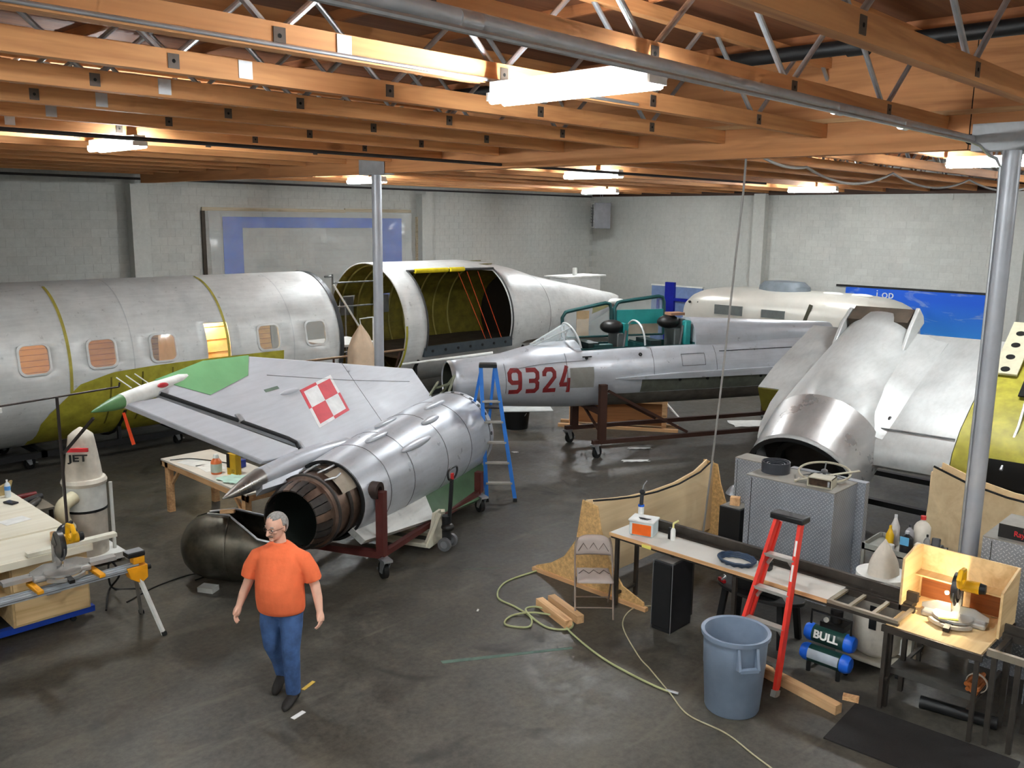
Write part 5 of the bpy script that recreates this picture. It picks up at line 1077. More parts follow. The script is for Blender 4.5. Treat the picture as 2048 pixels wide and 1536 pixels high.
o = m.build('work_glove', mat('glove_yellow', srgb(196, 150, 52), .8)); o.location = (9.44, 3.0, zc_); tag(o, 'yellow work glove heaped against the plywood hood', 'glove')
o = tag(MB().lathe([(.11, 0), (.13, .2), (.132, .22), (.12, .21), (.1, .03)], 20).build('bucket', mat('grey_bucket', srgb(104, 102, 104), .5)), 'grey bucket on the lower shelf of the supply cart', 'bucket'); o.location = (9.5, 3.12, .436)
o = tag(MB().box(0, 0, 0, .1, .14, .09).build('parts_box', M_WHITE), 'small white box on the lower shelf of the supply cart', 'box'); o.location = (9.36, 3.36, .436)
# ---------------------------------------------------------------- second saddle jig behind the near column
Jg = thing('saddle_jig', 'plywood saddle jig with a concave padded top behind the near column', 'jig', (11.42, 1.42, 0))
tp = [(0, 1.30), (.5, 1.16), (.95, 1.13), (1.4, 1.16), (1.85, 1.24), (2.25, 1.37)]
MB().prism([(0, 0), (2.32, 0)]+tp[::-1], 0, .02, 'yz').build('face_panel', M_PLYD, Jg, 0); MB().prism([(0, 0), (2.32, 0)]+tp[::-1], .32, .34, 'yz').build('face_panel', M_PLYD, Jg, 0); MB().tube([(.01, y, z+.01) for y, z in tp], .015, 6).build('edge_padding', M_RUBBER, Jg); MB().box(0.02, 2.25, 0, .32, 2.28, 1.3).build('end_panel', M_PLYD, Jg, 0); MB().box(0.02, .03, 0, .32, .06, 1.2).build('end_panel', M_PLYD, Jg, 0)
# ---------------------------------------------------------------- floor bits under the saw table
o = tag(MB().prism([(0, 0), (.75, 0), (.75, 1.35), (0, 1.35)], 0, .012).build('rubber_mat', mat('ribbed_mat', srgb(34, 31, 30), .85, 0, .2, 5, .8, 90), smooth=0), 'dark ribbed rubber mat on the floor at lower right', 'mat'); o.location = (7.0, 1.55, 0); o.rotation_euler[2] = .05
o = tag(MB().cyl((0, 0, .055), (.1, -.62, .055), .055, n=16).build('black_pipe', M_BLACK), 'short black pipe lying under the saw table', 'pipe'); o.location = (8.05, 2.5, 0)
o = thing('kindling_bundle', 'tied bundle of orange brown sticks under the saw table', 'bundle', (8.12, 2.07, .312))
for k in range(9): a = k*2.4; MB().cyl((-.12, .035*cos(a)*(k/9)**.5*1.7, .065+.035*sin(a)*(k/9)**.5*1.7), (.12, .035*cos(a+.1)*(k/9)**.5*1.7, .065+.035*sin(a+.1)*(k/9)**.5*1.7), .02, n=8).build('stick', mat('orange_stick', srgb(160, 88, 38), .7, 0, .3, 20), o)
MB().pipe((-.01, 0, .065), (.01, 0, .065), .09, .082, 18).build('tie', M_CANVAS, o)
o = tag(MB().cbox((0, 0, .02), (.07, .14, .04), .3).build('wood_offcut', M_PINE, smooth=0), 'little wood block on the floor beside the compressor', 'wood block'); o.location = (7.72, 3.0, 0)
# ================================================================ FOREGROUND LEFT
M_BTOP = wood('birch_ply', srgb(226, 220, 202), srgb(212, 202, 178), 0, .3, knots=False)
B = thing('work_bench', 'plywood topped work bench with drawer cabinet at the left edge', 'bench', (1.1, 9.5, 0))
MB().box(0, 0, .86, 2.38, 2.45, .895).build('top', M_BTOP, B); MB().box(0, .72, .895, 2.36, 2.45, .915).build('upper_sheet', M_BTOP, B); MB().box(0, -.02, .82, 2.38, 0, .895).build('edge_board', M_BTOP, B)
MB().box(1.6, .14, .13, 2.37, 1.4, .86).build('drawer_cabinet', M_PLY, B); MB().box(1.62, .12, .16, 2.35, .14, .50).build('drawer_front', M_PLY, B); MB().box(1.62, .12, .52, 2.35, .14, .84).build('drawer_front', M_PLY, B)
h = MB().tube([(1.90, .11, .66), (1.90, .07, .66), (1.91, .065, .60), (1.99, .065, .59), (2.07, .065, .60), (2.08, .07, .66), (2.08, .11, .66)], .014, 8).build('drawer_handle', M_BLACK, B); MB().box(1.93, .105, .40, 2.07, .12, .425).build('drawer_pull', M_ZINC, B)
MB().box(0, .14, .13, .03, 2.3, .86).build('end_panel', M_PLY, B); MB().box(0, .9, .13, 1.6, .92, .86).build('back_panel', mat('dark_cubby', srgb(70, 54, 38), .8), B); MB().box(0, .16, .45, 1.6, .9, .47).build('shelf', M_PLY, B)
M_BLUEB = mat('dolly_blue', srgb(22, 62, 160), .45)
for y in (.2, 1.35): MB().box(0, y-.04, .06, 2.42, y+.04, .125).build('dolly_bar', M_BLUEB, B)
for x in (.2, 2.2):
    for y in (.2, 1.35): MB().cyl((x, y-.02, .03), (x, y+.02, .03), .03, n=12).build('caster', M_RUBBER, B)
MB().box(.1, 2.35, 0, .18, 2.43, .86).build('leg', M_PINE, B); MB().box(2.25, 2.35, 0, 2.33, 2.43, .86).build('leg', M_PINE, B)
# things on the bench
o = bottle('water_bottle', 'clear water bottle with a blue label on the far end of the work bench', 3.36, 11.74, .917, .034, .22, srgb(205, 212, 216), srgb(230, 230, 230)); MB().cyl((0, 0, .09), (0, 0, .14), .0345, n=16).build('blue_label', mat('water_label', srgb(85, 150, 220), .5), o)
o = tag(MB().cbox((0, 0, .012), (.09, .17, .02), .3).build('phone', mat('phone_black', srgb(32, 28, 34), .25), bev=.006), 'black phone lying on the work bench near the water bottle', 'phone'); o.location = (3.30, 11.45, .916)
o = tag(MB().cbox((0, 0, .001), (.28, .2, .002), .2).build('paper_sheet', M_WHITE, smooth=0), 'white sheet of paper on the work bench top', 'paper'); o.location = (3.12, 10.75, .917)
o = tag(MB().add([(0, 0, 0), (.16, 0, 0), (.22, .02, .16), (.04, .0, .1), (0, .05, 0), (.16, .05, 0), (.22, .07, .16), (.04, .05, .1)], [(0, 1, 2, 3), (7, 6, 5, 4), (0, 4, 5, 1), (1, 5, 6, 2), (2, 6, 7, 3), (3, 7, 4, 0)]).build('paper_bag', mat('kraft_paper', srgb(176, 152, 104), .8), smooth=0), 'crumpled brown paper bag at the far end of the work bench', 'bag'); o.location = (3.24, 11.84, .917)
o = tag(MB().cyl((0, 0, .0), (0, 0, .09), .03, n=14).build('wood_dowel', M_PINE), 'short wooden plug standing on the work bench behind the saw', 'dowel'); o.location = (3.22, 9.86, .897)
o = thing('belt_sander', 'black hand sander on the corner of the work bench', 'sander', (3.36, 9.88, .897), .6); MB().box(-.13, -.05, 0, .13, .05, .05).build('base', M_BLACK, o, bev=.015); m = MB(); m.ball((-.02, 0, .09), (.11, .055, .06), 16, 10); m.build('body', mat('tool_dark', srgb(38, 40, 44), .4), o); MB().cyl((-.06, 0, .1), (.1, 0, .13), .022, n=10).build('handle', M_BLACK, o)
o = tag(MB().box(0, 0, 0, .9, .09, .04).build('white_board', mat('primed_board', srgb(226, 222, 205), .6), smooth=0), 'narrow primed white board overhanging the bench corner behind the saw', 'board'); o.location = (2.85, 9.50, .897); o.rotation_euler[2] = .0
for i, (x, y, c, lab) in enumerate(((3.66, 12.18, srgb(110, 24, 28), 'dark red tool handle in the clutter behind the work bench'), (3.70, 12.0, srgb(34, 34, 36), 'black power tool in the clutter behind the work bench'), (3.66, 11.80, srgb(60, 56, 52), 'grey hand tool on the ledge behind the work bench'))):
    o = thing('hand_tool', lab, 'tool', (x, y, .70), .4*i); MB().cyl((-.16, 0, .05), (.16, .02, .05), .04, n=12).build('body', mat('tool_c%d' % i, c, .45), o); MB().bar((.1, 0, .05), (.2, .05, .02), .04).build('grip', M_BLACK, o)
o = thing('tool_shelf', 'low grey tool ledge standing behind the work bench', 'shelf', (3.50, 11.66, 0)); MB().box(0, 0, .67, .36, .7, .70).build('board', mat('ledge_grey', srgb(120, 112, 98), .7), o)
for x in (.02, .30):
    for y in (.02, .64): MB().box(x, y, 0, x+.04, y+.04, .67).build('leg', M_STL, o)
# ---------------------------------------------------------------- mitre saw on its stand
S = thing('saw_stand', 'silver rail mitre saw stand with orange brackets and splayed legs', 'stand', (2.0, 8.95, 0))
M_RAIL = mat('anodised_rail', srgb(196, 202, 208), .35, .6)
MB().box(-.4, -.05, .70, 1.72, .05, .745).build('rail', M_RAIL, S); MB().box(-.4, -.035, .745, 1.72, -.015, .765).build('rail_lip', M_RAIL, S); MB().box(-.4, .015, .745, 1.72, .035, .765).build('rail_lip', M_RAIL, S); MB().box(-.4, -.053, .715, 1.72, -.05, .722).build('rail_groove', M_STEEL, S)
M_ORB = mat('bracket_yellow', srgb(236, 160, 24), .45)
MB().prism([(1.58, .745), (1.80, .745), (1.80, .60), (1.72, .55), (1.62, .62)], -.062, .062, 'xz').build('leg_bracket', M_ORB, S, 30, .008)
for y, tx in ((-.26, 1.84), (.42, 1.90)): MB().bar((1.71, y*.12, .62), (tx, y, .0), .035).build('leg', M_WHITE if y < 0 else mat('dull_leg', srgb(140, 136, 130), .4, .5), S); MB().bar((tx-.004, y*.985, .04), (tx+.002, y*1.005, .0), .045).build('leg_foot', M_RUBBER, S)
for y in (-.3, .4): MB().bar((-.3, y*.12, .66), (-.42, y, 0), .035).build('leg', M_RAIL, S)
MB().box(1.66, -.05, .765, 1.78, .05, .84).build('end_stop', M_ORB, S, bev=.01); MB().box(1.60, -.07, .85, 1.78, .07, .90).build('stop_roller', M_BLACK, S, bev=.01); MB().box(1.60, -.06, .90, 1.77, .06, .905).build('stop_plate', M_ZINC, S); MB().cyl((1.80, 0, .69), (1.85, 0, .69), .03, n=12).build('lock_knob', M_BLACK, S)
for x in (.72, 1.30): MB().box(x-.03, -.16, .765, x+.03, .16, .80).build('mount_bracket', M_ORB, S, bev=.006)
sw2 = mitre_saw('mitre_saw', 'yellow handled mitre saw mounted on the silver rail stand', (3.0, 9.0, .80), radians(88), False)
for e in (-1, 1): MB().box(.02, e*.40-.13, .03, .13, e*.40+.13, .07).build('extension_wing', mat('cast_aluminium', srgb(176, 174, 170)), sw2)
# ---------------------------------------------------------------- left dust collector
D = thing('dust_collector', 'white dust collector with a tall lettered filter bag behind the work bench', 'dust collector', (4.12, 11.35, 0))
m = MB(); rings = []
for k in range(15):
    t_ = k/14; z = 1.08+.66*t_; r = .235-.11*t_ if t_ < .85 else max(.015, .1415*(1-((t_-.85)/.15)**1.5)); rings.append([Vector((r*(1+.05*sin(4*a+3*t_))*cos(a), .8*r*(1+.05*sin(4*a+3*t_))*sin(a), z)) for a in [2*pi*i/26 for i in range(26)]])
m.loft(rings); m.build('filter_bag', M_CANVAS, D, 60)
MB().lathe([(.26, 1.02), (.27, 1.06), (.25, 1.10)], 26).build('collar', M_CANVAS, D); MB().cyl((0, 0, .72), (0, 0, 1.03), .25, n=28).build('drum', M_WHITE, D); MB().cyl((0, 0, .69), (0, 0, .72), .255, n=28).build('clamp_band', M_BLACK, D); MB().cyl((0, 0, .12), (0, 0, .69), .235, .245, n=28).build('lower_bag', M_CANVAS, D)
MB().tube(bez([(-.2, -.18, .92), (-.36, -.26, .86), (-.38, -.28, .70), (-.30, -.24, .55)], 6), .085, 14).build('inlet_hose', mat('cream_hose', srgb(206, 196, 164), .5), D)
MB().box(-.34, -.3, .04, .34, .3, .12).build('base', M_WHITE, D); MB().cyl((.28, -.1, .1), (.28, -.1, 1.0), .022, n=10).build('support_tube', M_WHITE, D)
Mx = basis((-.10, -.135, 1.38), (.80, -.60, 0), (0, 0, 1)); tag(text('lettering', 'JET', .12, M_BLACK, D, Mx, .004, 'CENTER', .003, 1.35), kind='stuff')
m = MB().xf(basis((-.10, -.135, 1.485), (.80, -.60, 0), (0, 0, 1))); m.box(-.12, -.022, -.03, .12, .022, .006); m.build('red_bar', mat('jet_red', srgb(215, 40, 50), .5), D)
for x in (-.28, .28):
    for y in (-.24, .24): MB().cyl((x, y-.015, .025), (x, y+.015, .025), .025, n=10).build('caster', M_RUBBER, D)
# ---------------------------------------------------------------- prop stand on the bench steadying the fin
S = thing('prop_stand', 'thin dark pole with a long crossbar standing on the work bench by the fin tip', 'stand', (3.46, 10.12, .895))
M_POLE = mat('dark_pole', srgb(62, 54, 52), .5, .4)
MB().cyl((0, 0, 0), (0, 0, 1.5), .016, n=10).build('pole', M_POLE, S); MB().cyl((-1.6, -.05, 1.44), (.72, .12, 1.50), .011, n=8).build('crossbar', M_POLE, S); MB().cyl((.72, .12, 1.50), (.73, .12, 1.55), .011, n=8).build('hook', M_POLE, S); MB().bar((.02, 0, .86), (.10, -.70, 1.36), .025).build('brace', M_POLE, S); MB().cyl((0, 0, 0), (0, 0, .02), .04, n=14).build('foot', M_POLE, S); MB().bar((-1.6, -.08, 1.41), (-.55, .0, 1.43), .03, .05).build('white_strip', M_WHITE, S)
# ---------------------------------------------------------------- wooden table under the fin
Tb = thing('wooden_table', 'rough wooden table with papers standing under the jet tail fin', 'table', (5.70, 10.2, 0))
MB().box(0, 0, .76, .80, 2.45, .785).build('top', mat('white_table_top', srgb(218, 210, 196), .6, 0, .06, 3), Tb); 
for a in ((0, 0, .68, .035, 2.45, .76), (.765, 0, .68, .80, 2.45, .76), (0, 0, .68, .8, .035, .76), (0, 2.415, .68, .8, 2.45, .76)): MB().box(*a).build('apron', M_PINEY, Tb)
for x in (.0, .71):
    for y in (.0, 2.2): MB().box(x, y+.04, 0, x+.09, y+.13, .76).build('leg', M_PINEY, Tb)
MB().bar((.045, 2.2, .45), (.045, 1.95, .70), .04).build('brace', M_PINEY, Tb); MB().bar((.045, .15, .45), (.045, .40, .70), .04).build('brace', M_PINEY, Tb)
o = thing('resin_jug', 'orange jug with a pale label and white cap on the wooden table', 'jug', (5.90, 11.35, .786)); MB().lathe([(.07, 0), (.075, .02), (.075, .17), (.05, .21), (.03, .23)], 18).build('body', mat('orange_liquid', srgb(226, 120, 70), .35), o); MB().cyl((0, 0, .03), (0, 0, .15), .0765, n=18).build('label', mat('pale_label', srgb(190, 205, 192), .5), o); MB().cyl((0, 0, .23), (0, 0, .28), .045, .03, n=14).build('cap', M_WHITE, o)
o = thing('yellow_carton', 'upright yellow and black carton on the wooden table', 'box', (6.06, 11.15, .786), .25); MB().box(-.05, -.085, 0, .05, .085, .30).build('carton', mat('carton_yellow', srgb(196, 152, 30), .55), o); MB().box(-.054, .03, .10, -.05, .085, .30).build('black_panel', M_BLACK, o); tag(text('lettering', '12', .06, M_BLACK, o, basis((-.0515, -.03, .06), (0, -1, 0), (0, 0, 1)), .001), kind='stuff')
o = tag(MB().cbox((0, 0, .06), (.14, .2, .12), .3).build('blue_case', mat('blue_case', srgb(32, 58, 150), .45), bev=.012), 'small blue case at the back of the wooden table', 'case'); o.location = (6.28, 11.45, .786)
m = MB(); n_ = 14
m.loft([[Vector((.34*i/n_-.17+.02*sin(j), .42*j/n_-.21+.02*sin(i*1.3), .006+.016*(1+sin(i*1.1+j*.7))*.5)) for i in range(n_+1)] for j in range(n_+1)], False, False, False)
o = tag(m.build('cloth', mat('mint_cloth', srgb(190, 222, 206), .9)), 'crumpled pale green cloth on the wooden table', 'cloth'); o.location = (5.92, 10.92, .786)
for i, (x, y, r, lab) in enumerate(((5.95, 12.1, .2, 'white paper sheet on the left end of the wooden table'), (6.0, 11.7, -.1, 'white paper sheet in the middle of the wooden table'), (6.05, 10.55, .4, 'white paper sheet near the nozzle end of the wooden table'))):
    o = tag(MB().cbox((0, 0, .0012), (.3, .42, .002), r).build('paper_sheet', M_WHITE, smooth=0), lab, 'paper'); o.location = (x, y, .786)
o = tag(MB().tube(bez([(5.75, 12.45, .79), (6.0, 12.3, .795), (6.2, 11.9, .795), (6.3, 11.6, .795)], 6), .008, 6).build('power_cord', M_BLACK), 'thin black cord lying across the wooden table', 'cord')
for i, (x, y, a, lab) in enumerate(((5.35, 10.35, .9, 'wood strip lying on the floor in front of the wooden table'), (5.60, 9.95, 1.35, 'second wood strip on the floor beside the dark cowling'))):
    o = tag(MB().cbox((0, 0, .02), (.8, .06, .035), a).build('wood_strip', M_PINE, smooth=0), lab, 'wood strip'); o.location = (x, y, 0)
# ---------------------------------------------------------------- dark cowling shell on the floor
C = thing('engine_cowling', 'dark dented metal cowling shell lying on the floor behind the man', 'cowling', (5.12, 9.52, 0), atan2(-.72, .69))
t = NT('dark_cowl_metal'); t.pr(.42, .8, .5); v_ = t.coords(); t.base(t.ramp(t.noise(v_, 3.5, 4), [(.3, srgb(52, 50, 44)), (.7, srgb(108, 102, 90))])); M_COWL = t.m
rows = []; 
for s, r in ((-.60, .05), (-.58, .16), (-.52, .27), (-.42, .36), (-.28, .41), (.0, .435), (.4, .43), (.75, .41)):
    row = []
    for k in range(31):
        cut = max(0.0, (s+.1))*1.0; a0 = -2.55+.0; a1 = 2.55; lim = 3.05-1.15*min(1, cut/.6); a = -lim+2*lim*k/30; a += pi; row.append(Vector((s, r*sin(a), .44+r*.98*cos(a))))
    rows.append(row)
o = MB().loft(rows, False, False, False).build('shell', M_COWL, C, 50); q = o.modifiers.new('thickness', 'SOLIDIFY'); q.thickness = .012
for s, r in ((.02, .435), (.72, .405)):
    cut = max(0.0, (s+.1)); lim = 3.05-1.15*min(1, cut/.6); MB().tube([Vector((s, (r-.01)*sin(pi-lim+2*lim*k/24), .44+(r-.01)*.98*cos(pi-lim+2*lim*k/24))) for k in range(25)], .016, 6).build('stiffener', M_COWL, C)
MB().tube([r[0] for r in rows[4:]], .014, 6).build('edge_flange', M_ZINC, C); MB().tube([r[-1] for r in rows[4:]], .014, 6).build('edge_flange', M_ZINC, C)
o = tag(MB().cbox((0, 0, .03), (.14, .2, .06), .5).build('foam_block', mat('grey_white_block', srgb(170, 172, 168), .7), smooth=0), 'pale block wedged under the dark cowling', 'block'); o.location = (4.72, 9.42, 0)
o = tag(MB().cbox((0, 0, .0), (.1, .16, .04), .9, .2).build('wood_offcut', M_PINE, smooth=0), 'short wood offcut balanced on the lip of the dark cowling', 'wood block'); o.location = (5.0, 9.40, .915)
# ---------------------------------------------------------------- blue stepladder
L = thing('stepladder', 'blue fibreglass stepladder standing between the jet tail and nose', 'ladder', (9.62, 9.42, 0), radians(-45))
M_LBL = mat('ladder_blue', srgb(44, 118, 205), .4, 0, .06, 5)
# local: x along the width of the steps, y towards the back rails
for e in (-1, 1):
    MB().bar((e*.22, 0, .02), (e*.11-.22, .14, 2.10), .03, .06).build('rail', M_LBL, L); MB().bar((e*.20-.50, .50, .02), (e*.10-.22, .22, 2.08), .025, .045).build('rear_rail', M_LBL, L); MB().box(e*.22-.03, -.05, 0, e*.22+.03, .05, .05).build('foot', M_BLACK, L)
for z in (.3, .62, .94, 1.26, 1.58): t_ = z/2.1; MB().box(-(.22+.11*t_), .14*t_-.045, z-.025, .22-.33*t_, .14*t_+.04, z).build('step', M_STEP, L)
for z in (.5, 1.2): MB().box(-.66+.3*z/2.08, .50-.28*z/2.08-.01, z, -.34+.2*z/2.08, .50-.28*z/2.08+.01, z+.03).build('rear_brace', M_STEP, L)
MB().box(-.36, .08, 2.09, -.08, .28, 2.15).build('top_cap', M_BLACK, L, bev=.015); MB().box(-.28, .1, 1.45, -.04, .30, 1.47).build('tool_tray', M_BLACK, L)
# ---------------------------------------------------------------- pallet jack
P = thing('pallet_jack', 'cream pallet jack with black handle pushed under the jet tail', 'pallet jack', (7.62, 8.55, 0), atan2(.93, -.38))
M_CRM = mat('cream_jack', srgb(206, 200, 180), .5, 0, .1, 6)
for y in (-.20, .20): MB().box(.10, y-.075, .07, 1.25, y+.075, .125).build('fork', M_CRM, P, bev=.01); MB().cyl((1.12, y-.03, .04), (1.12, y+.03, .04), .04, n=14).build('fork_roller', M_RUBBER, P)
m = MB(); m.prism([(-.26, .07), (.26, .07), (.10, .50), (-.10, .50)], .06, .10, 'yz'); m.build('carriage', M_CRM, P)
for e in (-1, 1): MB().bar((.12, e*.24, .10), (.02, e*.06, .50), .05).build('a_frame', M_CRM, P)
MB().cyl((-.06, 0, .12), (-.06, 0, .46), .06, n=16).build('pump', M_BLACK, P); MB().ball((-.08, .0, .30), (.09, .09, .06)).build('valve_block', mat('greasy_black', srgb(30, 28, 27), .4), P)
for y in (-.10, .10): MB().pipe((-.08, y-.025, .09), (-.08, y+.025, .09), .09, .05, 22).build('steer_wheel', mat('grey_wheel', srgb(104, 104, 106), .4), P); MB().cyl((-.08, y-.024, .09), (-.08, y+.024, .09), .05, n=14).build('wheel_hub', M_ZINC, P)
MB().bar((-.1, 0, .35), (-.14, 0, .98), .04).build('tiller', M_BLACK, P); MB().tube(bez([(-.14, 0, .96), (-.145, -.1, .99), (-.15, -.14, 1.06), (-.15, -.10, 1.12), (-.15, .10, 1.12), (-.15, .14, 1.06), (-.145, .1, .99), (-.14, 0, .96)], 5), .014, 8).build('handle_loop', M_BLACK, P); MB().box(-.16, -.02, .97, -.13, .02, 1.05).build('release_lever', mat('red_lever', srgb(190, 40, 40), .5), P)
# ---------------------------------------------------------------- things under and beside the jet nose
o = thing('bucket', 'black bucket standing under the jet nose', 'bucket', (13.42, 12.72, 0)); MB().lathe([(.25, 0), (.29, .38), (.305, .38), (.305, .41), (.285, .41), (.25, .02)], 26).build('body', M_BLACK, o); MB().tube([Vector((.0, .30*cos(pi*i/12), .36-.16*sin(pi*i/12)))+Vector((-.30*sin(pi*i/12)*.3-.0, 0, 0)) for i in range(13)], .007, 6).build('bail', M_ZINC, o)
o = tag(MB().cbox((0, 0, .0), (1.05, .62, .02), radians(-40)).build('sheet_panel', mat('pale_sheet', srgb(196, 200, 198), .5), smooth=0), 'pale flat panel resting on the black bucket', 'panel'); o.location = (13.55, 12.55, .422)
Cr = thing('wooden_crate', 'open plywood and timber crate on the floor behind the nose trolley', 'crate', (14.35, 12.05, 0), radians(-57))
MB().box(0, .1, .08, 2.05, .12, .62).build('panel', wood('brown_ply', srgb(150, 100, 60), srgb(104, 66, 38), 0, .5), Cr); MB().box(0, .7, .08, 2.05, .72, .6).build('panel', M_PLYD, Cr); MB().box(0, .1, .06, 2.05, .72, .08).build('bottom', M_PLYD, Cr)
for x in (.0, 1.95): MB().box(x, .04, 0, x+.1, .1, .68).build('post', M_PINE, Cr); MB().box(x, .12, .08, x+.02, .7, .6).build('end_panel', M_PLYD, Cr)
for x in (-.2, .2): MB().box(-.22, .1+x, 0, 2.3, .2+x, .06).build('skid', M_PINE, Cr)
MB().box(.1, .05, .56, 1.95, .1, .66).build('rail', M_PINE, Cr)
for i, (x, y, sx, sy, lab) in enumerate(((13.86, 9.85, .45, .12, 'long white rag on the floor right of the nose trolley caster'), (13.06, 9.36, .5, .14, 'crumpled white paper nearest the nose trolley caster'), (17.4, 9.45, .9, .6, 'white sheet on the floor under the wing stub'), (11.9, 11.3, .1, .08, 'tiny paper scrap near the blue ladder'))):
    m = MB(); m.loft([[Vector((sx*(a/6-.5)+.03*sin(b*2), sy*(b/4-.5)+.02*sin(a*3), .006+.012*abs(sin(a*1.7+b)))) for a in range(7)] for b in range(5)], False, False, False); o = tag(m.build('paper_scrap', M_WHITE), lab, 'paper'); o.location = (x, y, 0); o.rotation_euler[2] = -.7
# ---------------------------------------------------------------- hoses, cords and scraps on the floor
H_ = [(8.55, 7.05), (7.97, 7.1), (7.38, 7.13), (7.0, 6.89), (6.95, 6.56), (6.88, 6.26), (6.68, 6.11), (6.55, 6.33), (6.77, 6.43), (6.99, 6.25), (7.12, 5.90), (6.96, 5.77), (6.82, 5.98), (6.94, 6.39), (7.1, 6.35), (7.10, 6.08), (6.89, 5.66), (6.71, 5.14), (6.64, 4.72), (6.62, 4.36), (6.65, 4.22)]
hz = [.012 if i not in (9, 13, 14) else .03 for i in range(len(H_))]
o = thing('garden_hose', 'pale yellow green hose looped on the concrete before the folding chair', 'hose', (0, 0, 0)); pts = bez([(x, y, z) for (x, y), z in zip(H_, hz)], 8); MB().tube(pts, .011, 8).build('hose', mat('hose_green', srgb(172, 176, 128), .5), o); MB().tube([(6.63, 4.3, .014), (6.66, 4.18, .014)], .014, 8).build('fitting', M_ZINC, o)
W_ = [(8.14, 5.45), (7.89, 5.60), (7.46, 5.43), (7.02, 4.91), (6.86, 4.64), (6.62, 4.25), (6.42, 3.92), (6.40, 3.53), (6.28, 3.19), (6.2, 2.95), (6.1, 2.7)]
o = tag(MB().tube(bez([(x, y, .008) for x, y in W_], 8), .007, 6).build('extension_cord', mat('tan_cord', srgb(180, 172, 140), .5)), 'thin tan cord running past the trash can to the lower edge', 'cord')
o = tag(MB().tube(bez([(3.9, 9.75, .01), (4.35, 9.95, .01), (4.8, 10.0, .01), (4.95, 9.85, .01), (4.75, 9.8, .01)], 8), .008, 6).build('power_cord', M_BLACK), 'black cord on the floor between the saw stand and cowling', 'cord')
o = tag(MB().tube(bez([(3.65, 9.7, .01), (3.85, 10.1, .06), (3.9, 9.9, .30), (3.75, 9.75, .55), (3.80, 9.95, .3), (3.95, 10.2, .02), (4.2, 10.0, .01)], 8), .012, 6).build('power_cord', M_BLACK), 'tangle of black cords hanging at the end of the work bench', 'cord')
for i, (x, y, a, sx, sy, c, lab) in enumerate(((4.32, 6.74, .35, .17, .035, srgb(205, 168, 72), 'yellow strip on the floor right of the man'), (3.97, 6.37, .2, .14, .045, srgb(235, 235, 235), 'small white scrap on the floor in front of the man'), (6.6, 6.81, .6, .05, .02, srgb(220, 220, 215), 'tiny white chip on the floor left of the hose'))):
    o = tag(MB().cbox((0, 0, .004), (sx, sy, .006), a).build('floor_scrap', mat('scrap%d' % i, c, .6), smooth=0), lab, 'scrap'); o.location = (x, y, 0)
o = tag(MB().prism([(5.5, 6.17), (6.66, 5.46), (6.68, 5.50), (5.52, 6.23)], .0, .0015).build('chalk_line', mat('faded_green_chalk', srgb(84, 104, 94), .8, 0, .25, 8), smooth=0), 'faded green chalk line on the concrete floor', 'floor mark')
o = tag(MB().prism([(7.30, 7.80), (7.66, 7.50), (7.67, 7.52), (7.32, 7.82)], .0, .0012).build('chalk_line', mat('faded_green_chalk2', srgb(78, 88, 78), .8, 0, .25, 8), smooth=0), 'short faint green chalk line near the pallet jack', 'floor mark')
# ================================================================ THE MAN
def remesh(mb, name, mt, parent, vox=.008, smooth=8, M=None):
    t_ = mb.build('tmp', mt, None, 0); r = t_.modifiers.new('r', 'REMESH'); r.mode = 'VOXEL'; r.voxel_size = vox; r.use_smooth_shade = True
    s = t_.modifiers.new('s', 'SMOOTH'); s.factor = .5; s.iterations = smooth
    dg = bpy.context.evaluated_depsgraph_get(); me = bpy.data.meshes.new_from_object(t_.evaluated_get(dg)); bpy.data.objects.remove(t_)
    me.materials.clear(); me.materials.append(mt); me.name = name; me.polygons.foreach_set('use_smooth', [True]*len(me.polygons))
    o = bpy.data.objects.new(name, me); COL.objects.link(o); o.parent = parent; return o
Pn = thing('person', 'man in an orange t-shirt and blue jeans walking past the jet nozzle', 'person', (4.09, 6.77, 0), radians(-146))
M_SKINP = mat('skin', srgb(226, 176, 152), .55, 0, .06, 14); M_SHIRT = mat('orange_cotton', srgb(246, 118, 72), .85, 0, .05, 10, .9, 11); M_JEAN = mat('blue_denim', srgb(62, 90, 136), .85, 0, .32, 9, .9, 16); M_SHOE = mat('dark_shoe', srgb(38, 34, 32), .6); M_HAIR = mat('grey_hair', srgb(150, 146, 142), .8, 0, .25, 60, .5, 120)
def er(cx, z, rx, ry, n=24, cy=0.0): return [Vector((cx+rx*cos(2*pi*i/n), cy+ry*sin(2*pi*i/n), z)) for i in range(n)]
